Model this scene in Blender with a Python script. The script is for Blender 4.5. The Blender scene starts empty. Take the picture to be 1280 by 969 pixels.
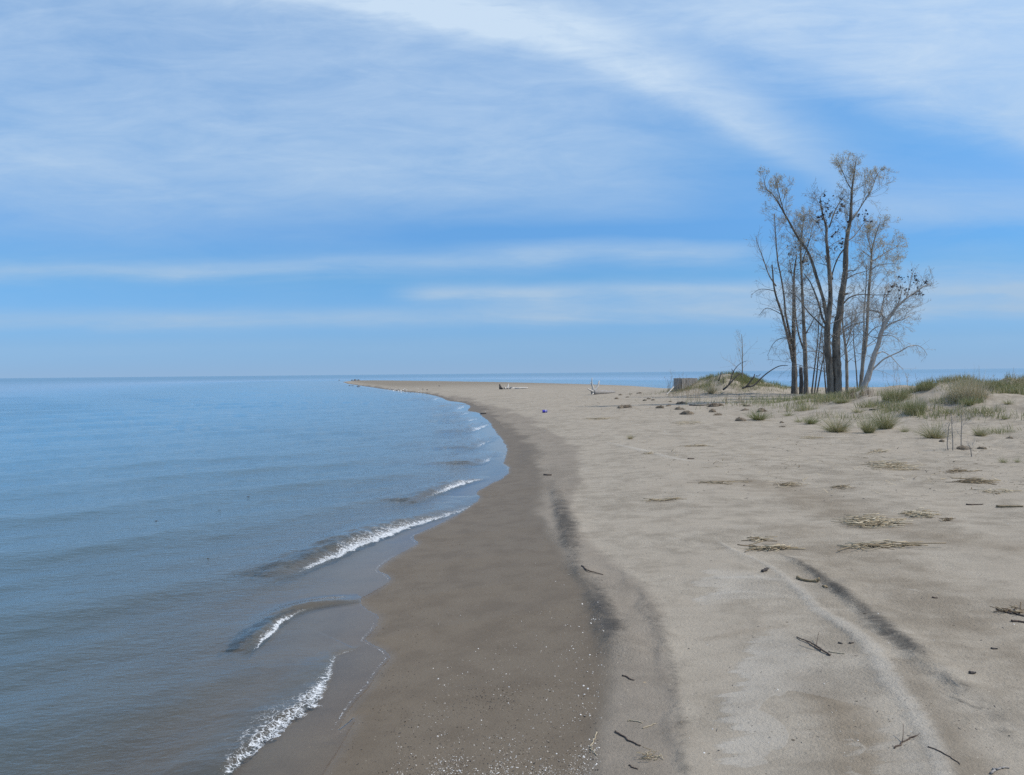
import bpy, math, random
import numpy as np
from mathutils import Vector, Matrix

random.seed(7)
RNG = np.random.default_rng(11)
scene = bpy.context.scene
COL = scene.collection

# ------------------------------------------------------------------ camera model
H = 1.85            # eye height above the lake
F = 1005.0          # focal length in photograph pixels (1280 wide)
PITCH = math.radians(1.015)
ROLL = math.radians(0.56)
fw = np.array([0, math.cos(PITCH), -math.sin(PITCH)])
r0 = np.array([1.0, 0, 0]); u0 = np.array([0, math.sin(PITCH), math.cos(PITCH)])
rt = math.cos(ROLL) * r0 - math.sin(ROLL) * u0
up = math.sin(ROLL) * r0 + math.cos(ROLL) * u0
CAM = np.array([0, 0, H])

def ray(px, py):
    d = fw + rt * (px - 640) / F - up * (py - 484.5) / F
    return d / d[1]                      # one metre of depth per unit

def plane(px, py, z=0.0):
    d = ray(px, py)
    return CAM + d * ((z - H) / d[2])

# ------------------------------------------------------------------ numpy noise
def _hash(ix, iy, seed):
    h = (ix.astype(np.int64) * 374761393 + iy.astype(np.int64) * 668265263 + seed * 1442695041) & 0xFFFFFFFF
    h = ((h ^ (h >> 13)) * 1274126177) & 0xFFFFFFFF
    return ((h ^ (h >> 16)) & 0xFFFF) / 65535.0

def vnoise(x, y, seed=0):
    x = np.asarray(x, float); y = np.asarray(y, float)
    ix = np.floor(x); iy = np.floor(y)
    fx = x - ix; fy = y - iy
    fx = fx * fx * fx * (fx * (fx * 6 - 15) + 10); fy = fy * fy * fy * (fy * (fy * 6 - 15) + 10)
    a = _hash(ix, iy, seed); b = _hash(ix + 1, iy, seed)
    c = _hash(ix, iy + 1, seed); d = _hash(ix + 1, iy + 1, seed)
    return (a + (b - a) * fx + (c - a) * fy + (a - b - c + d) * fx * fy) * 2 - 1

def fbm(x, y, seed=0, octv=4, gain=.5):
    s = 0; a = 1; t = 0
    for i in range(octv):
        s = s + a * vnoise(x * 2 ** i + 17.3 * i, y * 2 ** i - 9.1 * i, seed + i)
        t += a; a *= gain
    return s / t

def sstep(a, b, x):
    t = np.clip((x - a) / (b - a), 0, 1)
    return t * t * (3 - 2 * t)

# ------------------------------------------------------------------ plan curves
def smooth_poly(p, n):
    """Catmull-Rom through points, n samples per span"""
    p = np.asarray(p, float)
    q = np.vstack([2 * p[0] - p[1], p, 2 * p[-1] - p[-2]])
    out = []
    for i in range(1, len(q) - 2):
        t = np.linspace(0, 1, n, endpoint=False)[:, None]
        a, b, c, d = q[i - 1], q[i], q[i + 1], q[i + 2]
        out.append(.5 * ((2 * b) + (-a + c) * t + (2 * a - 5 * b + 4 * c - d) * t ** 2 + (-a + 3 * b - 3 * c + d) * t ** 3))
    out.append(p[-1:])
    return np.vstack(out)

def seg_dist(x, y, P):
    """distance to an open polyline, parameter (0..1 over points) and side (+ right of travel)"""
    best = np.full(x.shape, 1e18); par = np.zeros(x.shape); side = np.zeros(x.shape)
    n = len(P) - 1
    for i in range(n):
        ax, ay = P[i][:2]; bx, by = P[i + 1][:2]
        ex, ey = bx - ax, by - ay
        L = ex * ex + ey * ey + 1e-12
        t = np.clip(((x - ax) * ex + (y - ay) * ey) / L, 0, 1)
        dx = x - ax - t * ex; dy = y - ay - t * ey
        d2 = dx * dx + dy * dy
        m = d2 < best
        best = np.where(m, d2, best)
        par = np.where(m, (i + t) / n, par)
        side = np.where(m, dy * ex - dx * ey, side)
    return np.sqrt(best), par, -np.sign(side)

def inside(x, y, P):
    r = np.zeros(x.shape, bool)
    n = len(P)
    for i in range(n):
        ax, ay = P[i][:2]; bx, by = P[(i + 1) % n][:2]
        if ay == by: continue
        c = ((ay > y) != (by > y)) & (x < (bx - ax) * (y - ay) / (by - ay) + ax)
        r ^= c
    return r

# the edge of the wet film on the sand, near to far (pixels of the photograph turned into ground metres)
film_px = [(398, 969), (420, 915), (445, 870), (470, 836), (480, 824), (474, 815), (456, 806), (449, 800), (462, 786), (470, 771),
           (458, 762), (450, 751), (468, 738), (484, 726), (478, 718), (472, 712), (496, 694), (520, 680), (514, 672),
           (540, 660), (566, 646), (590, 630), (600, 622), (594, 615), (612, 606), (630, 597), (634, 585), (628, 578), (633, 568), (632, 558),
           (624, 545), (615, 535), (612, 528), (602, 520), (598, 516), (584, 513), (588, 508), (576, 503), (560, 501), (551, 497),
           (540, 494), (524, 491), (505, 489.5), (480, 486.5), (460, 483.5), (446, 481.5), (436, 480)]
near = [plane(a, b)[:2] for a, b in film_px]
far_px = [(428, 477.6), (440, 476.2), (500, 476.4), (560, 477.2), (640, 478.6), (740, 481.2), (800, 483.2), (850, 487)]
far = [plane(a, b)[:2] for a, b in far_px]
back = [np.array(p, float) for p in [(-1.35, 1.5), (-1.8, -3), (-3, -12), (-6, -40), (-20, -300)]]
LAND = [p for p in reversed(back)] + near + far + [np.array(p, float) for p in
        [(25, 66), (38, 61), (60, 58), (120, 56), (300, 70), (900, 60), (900, -900), (-20, -900)]]
LAND = np.array(LAND)
SHORE = LAND[:-3]

FINE = np.vstack([LAND[:4], smooth_poly(np.vstack([LAND[3:4], near]), 4)])
FINE_LAND = np.vstack([FINE, LAND[len(back) + len(near):]])

def land_sd(x, y):
    """signed distance to the water's edge, finely followed close to it"""
    d, _, _ = seg_dist(x, y, SHORE)
    d = np.where(inside(x, y, LAND), d, -d)
    i = np.nonzero((np.abs(d) < 2.5) & (x * x + y * y < 6400) & (y > 1))[0] if x.ndim == 1 else []
    if len(i):
        f, _, _ = seg_dist(x[i], y[i], FINE)
        f = np.where(inside(x[i], y[i], FINE_LAND), f, -f)
        w = sstep(1.5, 2.5, np.abs(d[i]))
        d[i] = f * (1 - w) + d[i] * w
        d[i] += (1 - w) * (.045 * fbm(x[i] * 2.1, y[i] * 1.4, 51, 3) * (1 - sstep(30, 60, y[i])))
    return d

DUNES = [  # x, y, sx, sy, height
    (15.0, 26.5, 1.9, 3.0, .54), (12.6, 30.0, 1.7, 3.2, .42), (18.8, 27.5, 2.6, 3.4, .60), (24.5, 30, 4.2, 4, .62), (33, 32, 6, 5, .75), (45, 34, 7, 6, .8),
    (14.6, 23.2, 1.5, 1.6, .16), (13.3, 51.2, 1.9, 1.7, .86), (15.4, 52.3, 2.2, 1.6, .52), (10.9, 56.2, 1.7, 1.2, .35),
    (17.9, 38.3, 1.4, 1.4, .14), (19, 45, 4, 4, .10),
]

RIDGES = [(np.array([plane(a, b, .22)[:2] for a, b in px]), w, h) for px, w, h in [
    ([(690, 590), (700, 620), (710, 655), (722, 695), (742, 730), (758, 775), (772, 815)], .16, .026),
    ([(745, 690), (780, 705), (806, 740), (822, 778), (842, 830), (850, 880), (856, 985)], .10, .009),
    ([(975, 692), (1010, 708), (1045, 733), (1080, 760), (1110, 785), (1140, 808), (1165, 830), (1230, 890)], .14, .026),
    ([(893, 672), (915, 686), (960, 706), (998, 735), (1060, 783), (1092, 812), (1112, 848), (1140, 885), (1165, 930), (1185, 985)], .12, .007)]]

def height(x, y, detail=True):
    x = np.asarray(x, float); y = np.asarray(y, float)
    d = land_sd(x, y)
    z = np.interp(d, [-4000, -200, -60, -20, -8, -3, -1, 0, .5, 1.5, 3, 8, 20, 40, 80],
                  [-6, -5, -3, -1.6, -.75, -.30, -.085, .0, .035, .12, .2, .30, .42, .5, .5])
    for (cx, cy, sx, sy, h) in DUNES:
        z = z + h * np.exp(-.5 * (((x - cx) / sx) ** 2 + ((y - cy) / sy) ** 2)) * (1 + .38 * fbm(x * .75, y * .75, 40, 3))
    if detail:
        r = np.hypot(x, y)
        k = sstep(2.0, 7, d) * (1 - sstep(80, 140, r))
        z = z + k * (.05 * fbm(x * .28, y * .28, 3, 3) + .030 * fbm(x * 1.1, y * 1.1, 9, 3))
        right = k * sstep(4.5, 9, x - .12 * y) * (1 - sstep(40, 70, y))
        z = z + right * (.045 * fbm(x * 1.7, y * 1.2, 21, 3) + .018 * fbm(x * 4.5, y * 3.6, 23, 2) - .022 * sstep(.30, .7, vnoise(x * 3.1, y * 3.1, 88)))
        z = z + sstep(.1, 2.5, d) * (1 - sstep(40, 70, r)) * .006 * fbm(x * 1.7, y * 1.7, 31, 3)
        i = np.nonzero((r < 22) & (y > 2))[0] if x.ndim == 1 else []
        if len(i):
            for P, w, h in RIDGES:
                dd, tt, sd = seg_dist(x[i], y[i], P)
                q = sd * dd + .07 * fbm(x[i] * 3.1, y[i] * 3.1, 120, 3)
                b_ = 1 + .8 * fbm(x[i] * 2.2, y[i] * 2.2, 121, 3)
                z[i] += h * b_ * np.exp(-(q / (w * np.where(q > 0, .45, 1.2))) ** 2) * sstep(0, .1, tt) * sstep(0, .1, 1 - tt)
    return z

_ts = np.concatenate([np.linspace(1.2, 30, 2200), np.geomspace(30.01, 500, 2600)])
def ground(px, py):
    d = ray(px, py)
    x = CAM[0] + d[0] * _ts; y = CAM[1] + d[1] * _ts; z = H + d[2] * _ts
    g = np.maximum(height(x, y), 0)
    i = np.argmax(z < g)
    if z[i] >= g[i]: i = len(_ts) - 1
    a = (z[i - 1] - g[i - 1]) / max(1e-9, (z[i - 1] - g[i - 1]) - (z[i] - g[i]))
    t = _ts[i - 1] + (_ts[i] - _ts[i - 1]) * min(max(a, 0), 1)
    gx, gy = d[0] * t, d[1] * t
    return np.array([gx, gy, float(height(np.array([gx]), np.array([gy]))[0])])

def hz(x, y):
    return float(height(np.array([x]), np.array([y]))[0])

# ------------------------------------------------------------------ node expressions
class E:
    def __init__(s, nt, v): s.nt = nt; s.v = v
    def _n(s, op, *args, clamp=False):
        n = s.nt.nodes.new('ShaderNodeMath'); n.operation = op; n.use_clamp = clamp
        for i, a in enumerate(args):
            a = a.v if isinstance(a, E) else a
            if isinstance(a, (int, float)): n.inputs[i].default_value = a
            else: s.nt.links.new(a, n.inputs[i])
        return E(s.nt, n.outputs[0])
    def __add__(s, o): return s._n('ADD', s, o)
    __radd__ = __add__
    def __sub__(s, o): return s._n('SUBTRACT', s, o)
    def __rsub__(s, o): return s._n('SUBTRACT', o, s)
    def __mul__(s, o): return s._n('MULTIPLY', s, o)
    __rmul__ = __mul__
    def __truediv__(s, o): return s._n('DIVIDE', s, o)
    def __pow__(s, o): return s._n('POWER', s, o)
    def clamp(s): return s._n('ADD', s, 0.0, clamp=True)
    def max(s, o): return s._n('MAXIMUM', s, o)
    def min(s, o): return s._n('MINIMUM', s, o)
    def abs(s): return s._n('ABSOLUTE', s)
    def exp(s): return s._n('EXPONENT', s)
    def ss(s, a, b):
        n = s.nt.nodes.new('ShaderNodeMapRange'); n.interpolation_type = 'SMOOTHSTEP'
        s.nt.links.new(s.v, n.inputs[0]); n.inputs[1].default_value = a; n.inputs[2].default_value = b
        return E(s.nt, n.outputs[0])

class NT:
    """small helper around a node tree"""
    def __init__(s, nt): s.nt = nt; s.N = nt.nodes; s.L = nt.links
    def new(s, t): return s.N.new(t)
    def put(s, inp, v):
        v = v.v if isinstance(v, E) else v
        if isinstance(v, (int, float)): inp.default_value = v
        elif isinstance(v, tuple): inp.default_value = v if len(v) == len(inp.default_value) else (*v, 1)
        else: s.L.new(v, inp)
    def attr(s, name, out='Fac'):
        n = s.new('ShaderNodeAttribute'); n.attribute_name = name
        return E(s.nt, n.outputs[out])
    def pos(s):
        return s.new('ShaderNodeNewGeometry').outputs['Position']
    def xyz(s, sock):
        n = s.new('ShaderNodeSeparateXYZ'); s.L.new(sock, n.inputs[0])
        return [E(s.nt, o) for o in n.outputs]
    def comb(s, x, y, z):
        n = s.new('ShaderNodeCombineXYZ')
        for i, v in enumerate((x, y, z)): s.put(n.inputs[i], v)
        return n.outputs[0]
    def mapping(s, vec, scale=(1, 1, 1), rot=0.0, loc=(0, 0, 0)):
        n = s.new('ShaderNodeMapping'); s.L.new(vec, n.inputs[0])
        n.inputs['Scale'].default_value = scale; n.inputs['Rotation'].default_value = (0, 0, rot); n.inputs['Location'].default_value = loc
        return n.outputs[0]
    def noise(s, vec, scale, detail=4, rough=.55, dist=0.0, dim='3D'):
        n = s.new('ShaderNodeTexNoise'); n.noise_dimensions = dim
        s.L.new(vec, n.inputs['Vector'])
        n.inputs['Scale'].default_value = scale; n.inputs['Detail'].default_value = detail
        n.inputs['Roughness'].default_value = rough; n.inputs['Distortion'].default_value = dist
        return E(s.nt, n.outputs[0])
    def voro(s, vec, scale, feature='F1', rand=1.0):
        n = s.new('ShaderNodeTexVoronoi'); n.feature = feature
        s.L.new(vec, n.inputs['Vector']); n.inputs['Scale'].default_value = scale; n.inputs['Randomness'].default_value = rand
        return E(s.nt, n.outputs['Distance']), n
    def mixc(s, f, a, b):
        n = s.new('ShaderNodeMix'); n.data_type = 'RGBA'
        s.put(n.inputs[0], f); s.put(n.inputs[6], a); s.put(n.inputs[7], b)
        return n.outputs[2]
    def mulc(s, c, f):
        n = s.new('ShaderNodeVectorMath'); n.operation = 'SCALE'
        s.put(n.inputs[0], c) if not isinstance(c, tuple) else setattr(n.inputs[0], 'default_value', c[:3])
        s.put(n.inputs['Scale'], f)
        return n.outputs[0]
    def bump(s, h, dist, strength=1.0, normal=None):
        n = s.new('ShaderNodeBump'); n.inputs['Distance'].default_value = dist
        s.put(n.inputs['Strength'], strength); s.put(n.inputs['Height'], h)
        if normal is not None: s.L.new(normal, n.inputs['Normal'])
        return n.outputs[0]
    def shader(s, t, **kw):
        n = s.new(t)
        for k, v in kw.items(): s.put(n.inputs[k.replace('_', ' ')], v)
        return n.outputs[0]
    def mixs(s, f, a, b):
        n = s.new('ShaderNodeMixShader'); s.put(n.inputs[0], f); s.L.new(a, n.inputs[1]); s.L.new(b, n.inputs[2])
        return n.outputs[0]

def material(name):
    m = bpy.data.materials.new(name); m.use_nodes = True
    m.node_tree.nodes.clear()
    t = NT(m.node_tree)
    out = t.new('ShaderNodeOutputMaterial')
    t.out = out.inputs['Surface']
    return m, t

def simple_mat(name, c1, c2, scale=8, rough=.85, bump=.01, stretch=(1, 1, 1), obj=True, spec=.3):
    m, t = material(name)
    tc = t.new('ShaderNodeTexCoord').outputs['Object']
    v = t.mapping(tc, stretch)
    n = t.noise(v, scale, 5, .65)
    n2 = t.noise(v, scale * 6, 3, .6)
    col = t.mixc((n * .7 + n2 * .3).ss(.33, .67), c1, c2)
    b = t.bump(n * .5 + n2 * .5, bump, 1.0)
    sh = t.shader('ShaderNodeBsdfPrincipled', Base_Color=col, Roughness=rough, Normal=b, Specular_IOR_Level=spec)
    t.L.new(sh, t.out)
    return m

# ------------------------------------------------------------------ object helpers
def tag(o, label=None, cat=None, group=None, kind=None):
    if label: o['label'] = label
    if cat: o['category'] = cat
    if group: o['group'] = group
    if kind: o['kind'] = kind
    return o

def empty(name, loc, label, cat, group=None):
    o = bpy.data.objects.new(name, None); COL.objects.link(o)
    o.location = tuple(float(v) for v in loc); o.empty_display_size = .1
    return tag(o, label, cat, group)

class MB:
    def __init__(s): s.v = []; s.f = []; s.c = []; s.n = 0
    def add(s, verts, faces, col=None):
        k = s.n
        s.v.append(np.asarray(verts, float)); s.n += len(verts)
        s.f.extend([tuple(i + k for i in f) for f in faces])
        if col is not None: s.c.extend([col] * len(verts))
    def tube(s, pts, rad, n=6, cap=True, col=None, rough=0.0):
        pts = np.asarray(pts, float); m = len(pts)
        rad = np.broadcast_to(np.asarray(rad, float), (m,))
        T = np.gradient(pts, axis=0); T /= np.linalg.norm(T, axis=1)[:, None] + 1e-12
        a = np.array([0, 0, 1.0]) if abs(T[0][2]) < .9 else np.array([1.0, 0, 0])
        U = a - T[0] * a.dot(T[0]); U /= np.linalg.norm(U)
        V = []
        ang = np.linspace(0, 2 * math.pi, n, endpoint=False)
        for i in range(m):
            U = U - T[i] * U.dot(T[i]); U /= np.linalg.norm(U) + 1e-12
            W = np.cross(T[i], U)
            rr = rad[i]
            if rough: rr = rr * (1 + rough * RNG.uniform(-1, 1, n))
            V.append(pts[i] + np.outer(np.cos(ang) * rr, U) + np.outer(np.sin(ang) * rr, W))
        V = np.vstack(V)
        fs = []
        for i in range(m - 1):
            for j in range(n):
                j2 = (j + 1) % n
                fs.append((i * n + j, i * n + j2, (i + 1) * n + j2, (i + 1) * n + j))
        if cap:
            fs.append(tuple(range(n - 1, -1, -1))); fs.append(tuple(range((m - 1) * n, m * n)))
        s.add(V, fs, col)
    def build(s, name, mat, parent=None, origin=None, smooth=True):
        me = bpy.data.meshes.new(name)
        V = np.vstack(s.v) if s.v else np.zeros((0, 3))
        if origin is not None: V = V - np.asarray(origin, float)
        me.from_pydata(V.tolist(), [], s.f)
        if smooth: me.polygons.foreach_set('use_smooth', [True] * len(me.polygons))
        if s.c:
            a = me.attributes.new('tint', 'FLOAT', 'POINT')
            a.data.foreach_set('value', s.c)
        me.materials.append(mat)
        me.update()
        o = bpy.data.objects.new(name, me); COL.objects.link(o)
        if parent is not None: o.parent = parent
        return o

def grid_mesh(name, X, Y, Z, faces, attrs, mat):
    me = bpy.data.meshes.new(name)
    n = len(X)
    me.vertices.add(n)
    co = np.stack([X, Y, Z], 1).astype(np.float32).ravel()
    me.vertices.foreach_set('co', co)
    nf = len(faces)
    me.loops.add(nf * 4); me.polygons.add(nf)
    me.loops.foreach_set('vertex_index', faces.astype(np.int32).ravel())
    me.polygons.foreach_set('loop_start', np.arange(0, nf * 4, 4, dtype=np.int32))
    me.polygons.foreach_set('loop_total', np.full(nf, 4, dtype=np.int32))
    me.polygons.foreach_set('use_smooth', np.ones(nf, bool))
    for k, v in attrs.items():
        a = me.attributes.new(k, 'FLOAT', 'POINT'); a.data.foreach_set('value', v.astype(np.float32))
    me.materials.append(mat)
    me.update(calc_edges=True)
    me.validate()
    o = bpy.data.objects.new(name, me); COL.objects.link(o)
    return o

# ------------------------------------------------------------------ polar sheets (fine where the eye can see detail)
def polar(rows, az):
    R, A = np.meshgrid(rows, az, indexing='ij')
    X = (R * np.sin(A)).ravel(); Y = (R * np.cos(A)).ravel()
    nr, na = len(rows), len(az)
    i = np.arange(nr - 1)[:, None]; j = np.arange(na)[None, :]
    j2 = (j + 1) % na
    F_ = np.stack([i * na + j, i * na + j2, (i + 1) * na + j2, (i + 1) * na + j], -1)
    return X, Y, F_.reshape(-1, 4)

def rows_for(step, far):
    dy = np.concatenate([np.arange(900, 40, -step), np.arange(40, 8, -step * .5)])
    r = H * F / dy
    r = np.concatenate([[.05, .4, .8, 1.2, 1.6], r[r > 1.8], np.geomspace(r[-1] * 1.01, 900, 70), np.geomspace(950, far, 25)])
    return r

def az_for(n):
    a = np.radians(np.linspace(-41, 41, n))
    b = np.radians(np.concatenate([np.linspace(41.6, 60, 30), np.linspace(62, 300, 90), np.linspace(302, 318.4, 30)]))
    return np.concatenate([a, b])

def curve(px, n=6, z=None):
    P = np.array([(plane(a, b, z)[:2] if z is not None else ground(a, b)[:2]) for a, b in px])
    return smooth_poly(P, n)

# ---- sand -------------------------------------------------------------
def build_sand():
    X, Y, Fc = polar(rows_for(1.15, 40000), az_for(980))
    Z = height(X, Y)
    r = np.hypot(X, Y)
    d = land_sd(X, Y)
    vis = (r < 260) & (np.abs(np.arctan2(X, Y)) < .8)
    idx = np.nonzero(vis)[0]
    x, y = X[idx], Y[idx]
    rr = r[idx]
    at = {k: np.zeros(len(X)) for k in ('wet', 'moist', 'dark', 'pale', 'damp', 'sheen')}
    # dark wet sand between the film edge and this line
    wl = curve([(742, 1100), (746, 969), (752, 900), (756, 840), (757, 800), (742, 750), (715, 700), (690, 665), (676, 628), (672, 602), (672, 580),
                (668, 566), (654, 552), (638, 537), (620, 521), (602, 508.5), (572, 500), (532, 493.2), (490, 487.5), (450, 482)], 5)
    dd, _, sd = seg_dist(x, y, wl)
    wig = (.022 * rr) * fbm(x * 1.3, y * .7, 77, 3)
    s = sd * dd + wig
    wid = .022 * rr + .10
    at['wet'][idx] = (1 - sstep(-wid, wid, s)) * 1.0
    at['wet'][d < .3] = 1.0
    at['sheen'] = (1 - sstep(.0, .10, d)) * (r < 200)
    ml = curve([(862, 1100), (856, 969), (845, 870), (822, 775), (790, 720), (752, 680), (728, 645), (716, 615), (722, 592), (728, 572), (712, 554),
                (676, 532), (648, 517), (618, 506), (560, 494), (500, 487), (450, 481)], 5)
    dd, _, sd = seg_dist(x, y, ml)
    s = sd * dd + wig * .8
    at['moist'][idx] = 1 - sstep(-.015 * rr - .06, .015 * rr + .06, s)
    # heavy dark grains, laid in streaks
    def streak(px, w, amt, n=5, zz=None):
        P = curve(px, n)
        dd, t, _ = seg_dist(x, y, P)
        w_ = np.interp(t, np.linspace(0, 1, len(w)), w)
        a_ = np.interp(t, np.linspace(0, 1, len(amt)), amt)
        w_ = w_ * rr / 1005.0
        return a_ * np.exp(-(dd / w_) ** 2)
    dk = np.zeros(len(x))
    for px, w, a in [
        ([(692, 600), (700, 625), (708, 650), (714, 680), (722, 700)], [7, 13, 17, 17, 10], [.2, .8, 1.1, .9, .3]),
        ([(738, 715), (746, 735), (754, 760), (764, 785), (758, 805)], [9, 15, 20, 20, 9], [.3, .8, 1.1, 1.1, .4]),
        ([(745, 690), (775, 700), (800, 735), (815, 768), (838, 820), (848, 870), (852, 920), (855, 985)], [9, 12, 14, 13, 12, 11, 11, 12], [.2, .36, .40, .42, .45, .48, .45, .45]),
        ([(688, 585), (697, 615), (706, 650), (716, 690), (732, 725), (745, 755), (758, 790), (768, 820)], [8, 12, 15, 15, 15, 16, 16, 10], [.2, .5, .55, .55, .6, .55, .5, .2]),
        ([(905, 672), (945, 669), (985, 675)], [5, 7, 4], [.35, .6, .2]),
        ([(975, 692), (1010, 708), (1045, 733), (1080, 760), (1110, 785), (1140, 808), (1165, 825)], [4, 7, 10, 12, 15, 18, 12], [.5, .8, 1, .95, 1.05, 1.1, .5]),
        ([(1130, 835), (1180, 845), (1230, 880), (1275, 930)], [10, 14, 14, 12], [.2, .4, .4, .4]),
        ([(1180, 868), (1230, 888), (1262, 897)], [4, 4, 3], [.5, .5, .2]),
        ([(655, 545), (660, 570), (650, 590)], [10, 16, 12], [.3, .5, .3]),
        ([(790, 545), (850, 552), (900, 556)], [4, 5, 4], [.3, .4, .2]),
        ([(700, 600), (716, 602), (728, 606)], [3, 4, 3], [.3, .5, .3]),
    ]:
        dk = np.maximum(dk, streak(px, w, a))
    at['dark'][idx] = dk
    # pale blown dry sand
    pl = np.zeros(len(x))
    for px, w, a in [
        ([(893, 672), (915, 686), (960, 706), (998, 735), (1020, 760), (1060, 783), (1092, 812), (1112, 848), (1140, 885), (1165, 930), (1185, 985)],
         [4, 5, 7, 10, 12, 13, 15, 15, 16, 16, 16], [.5, .8, .7, .8, .9, 1, 1, .9, .9, .9, .8]),
        ([(900, 722), (950, 722), (1000, 728)], [8, 10, 9], [.8, .9, .4]),
        ([(890, 742), (940, 740), (985, 748)], [8, 7, 6], [.7, .7, .3]),
        ([(985, 800), (1000, 830), (1010, 870)], [30, 34, 34], [.4, .45, .3]),
        ([(1105, 905), (1130, 925), (1150, 960)], [10, 22, 30], [.3, .5, .6]),
        ([(1120, 735), (1140, 737), (1165, 742)], [3, 5, 3], [.4, .8, .3]),
        ([(1180, 710), (1215, 716), (1260, 722)], [3, 4, 3], [.3, .6, .3]),
        ([(760, 553), (800, 562), (850, 574), (900, 580)], [5, 7, 7, 5], [.7, 1, .9, .4]),
        ([(690, 525), (730, 520), (770, 528)], [5, 6, 5], [.6, .7, .4]),
        ([(1190, 850), (1205, 862)], [3, 3], [.8, .6]),
    ]:
        pl = np.maximum(pl, streak(px, w, a))
    at['pale'][idx] = pl
    # damp brownish hollow
    dp = np.zeros(len(x))
    for px, w, a in [
        ([(800, 612), (900, 602), (985, 612), (1050, 640), (1150, 665), (1300, 690)], [22, 40, 52, 56, 50, 44], [.25, .5, .65, .65, .65, .6]),
        ([(1000, 660), (1100, 720), (1200, 780), (1300, 850)], [50, 80, 90, 90], [.5, .6, .55, .5]),
        ([(1060, 690), (1180, 730), (1300, 760)], [50, 60, 60], [.4, .5, .5]),
        ([(880, 800), (930, 790), (985, 782)], [10, 14, 8], [.5, .6, .3]),
        ([(1010, 850), (1060, 900), (1090, 985)], [34, 44, 50], [.8, .9, .8]),
        ([(1130, 830), (1180, 910), (1230, 985)], [22, 30, 36], [.5, .7, .7]),
        ([(640, 500), (720, 505), (800, 500)], [5, 5, 5], [.25, .3, .2]),
    ]:
        dp = np.maximum(dp, streak(px, w, a))
    at['damp'][idx] = dp
    # blown sand with a ragged front edge, thinning away behind it
    fl = np.full(len(x), -1.0); fmk = np.zeros(len(x))
    for px, w0, am in [([(905, 706), (880, 714), (888, 720), (868, 727), (875, 733), (900, 738), (872, 745), (868, 752), (905, 760)], .5, .75),
                       ([(990, 780), (950, 792), (925, 806), (935, 822), (912, 838), (930, 850), (905, 868), (892, 890), (918, 905), (925, 918), (896, 934), (930, 955), (940, 990)], .42, 1.0),
                       ([(1120, 888), (1098, 908), (1110, 925), (1090, 945), (1100, 985)], .16, .55), ([(1085, 912), (1062, 922), (1080, 935), (1060, 955), (1078, 985)], .12, .6)]:
        P_ = curve(px, 3)
        dd, tt, sd = seg_dist(x, y, P_)
        q = -sd * dd
        m_ = np.where((tt <= 0) | (tt >= 1), 0, 1) * am * np.exp(-np.clip(q, 0, 9) / w0) * sstep(0, .12, tt) * sstep(0, .12, 1 - tt)
        use = (np.abs(q) < 2) & (m_ > fmk)
        fl = np.where(use, q, fl); fmk = np.where(use, m_, fmk)
    at['flow'] = np.full(len(X), -1.0); at['flow'][idx] = fl
    at['flowmask'] = np.zeros(len(X)); at['flowmask'][idx] = fmk
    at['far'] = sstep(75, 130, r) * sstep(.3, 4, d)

    m, t = material('sand')
    P = t.pos()
    wet = t.attr('wet'); moist = t.attr('moist'); dark = t.attr('dark'); pale = t.attr('pale'); damp = t.attr('damp'); farr = t.attr('far')
    n_big = t.noise(P, .55, 5, .6)
    n_mid = t.noise(P, 3.2, 5, .65)
    n_str = t.noise(t.mapping(P, (1.6, 9, 1), math.radians(12)), 1.0, 6, .7, .8)      # wind-laid streaks
    n_fine = t.noise(P, 48, 3, .7)
    n_grain = t.noise(P, 170, 4, .85)
    def jag(a, amp, lo, hi, tex):
        return (a + (tex - .5) * amp).ss(lo, hi)
    moistf = jag(moist, .5, .2, .8, n_mid * .6 + n_str * .4)
    wetf = jag(wet, .35, .2, .8, n_mid)
    dampf = jag(damp, 1.0, .05, 1.15, n_mid * .4 + n_str * .3 + n_big * .3)
    n_dk = t.noise(t.mapping(P, (8, 11, 1), math.radians(-18)), 1.0, 7, .74, 1.2) * .6 + t.noise(P, 2.6, 4, .65, .6) * .4
    darkf = jag(dark, 2.4, .22, 1.35, n_dk)
    n_jag = t.noise(t.mapping(P, (1.1, 9, 1), math.radians(3)), 1.0, 7, .66, .5)
    palef = jag(pale, 1.9, .25, 1.05, n_jag * .7 + n_mid * .3) * (n_str.ss(.2, .6) * .35 + .65)
    dry = t.mixc(n_big.ss(.3, .7), (.388, .336, .266), (.44, .388, .312))
    dry = t.mixc((n_str.ss(.42, .68) * .45), dry, (.335, .288, .226))
    dry = t.mixc((n_big * .5 + n_mid * .5).ss(.44, .60) * .8, dry, (.315, .27, .21))
    c = t.mixc(dampf * .9, dry, (.258, .21, .153))
    c = t.mixc(palef * .75, c, (.50, .455, .385))
    flowf = (t.attr('flow') + (n_jag - .5) * .42 + (n_str - .5) * .12 + (n_fine - .5) * .03).ss(-.01, .035) * t.attr('flowmask') * (n_str.ss(.25, .6) * .4 + .6)
    c = t.mixc(flowf * .7, c, (.50, .46, .395))
    c = t.mixc(moistf * .62, c, (.245, .208, .168))
    wcol = t.mixc(n_mid.ss(.35, .65), (.148, .113, .074), (.192, .150, .101))
    c = t.mixc(wetf, c, wcol)
    c = t.mixc(darkf * .82, c, (.062, .059, .055))
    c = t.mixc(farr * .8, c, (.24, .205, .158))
    # grains and tiny specks of bark and shell
    c = t.mixc((n_grain.ss(.36, .64) * .40), c, t.mulc(c, .55))
    c = t.mixc((n_mid.ss(.4, .72) * .34), c, t.mulc(c, .70))
    vd, vn = t.voro(P, 34)
    rnd = t.xyz(vn.outputs['Color'])
    spk = (vd * -1 + .16).ss(0, .05) * rnd[0].ss(.80, .82)
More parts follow.
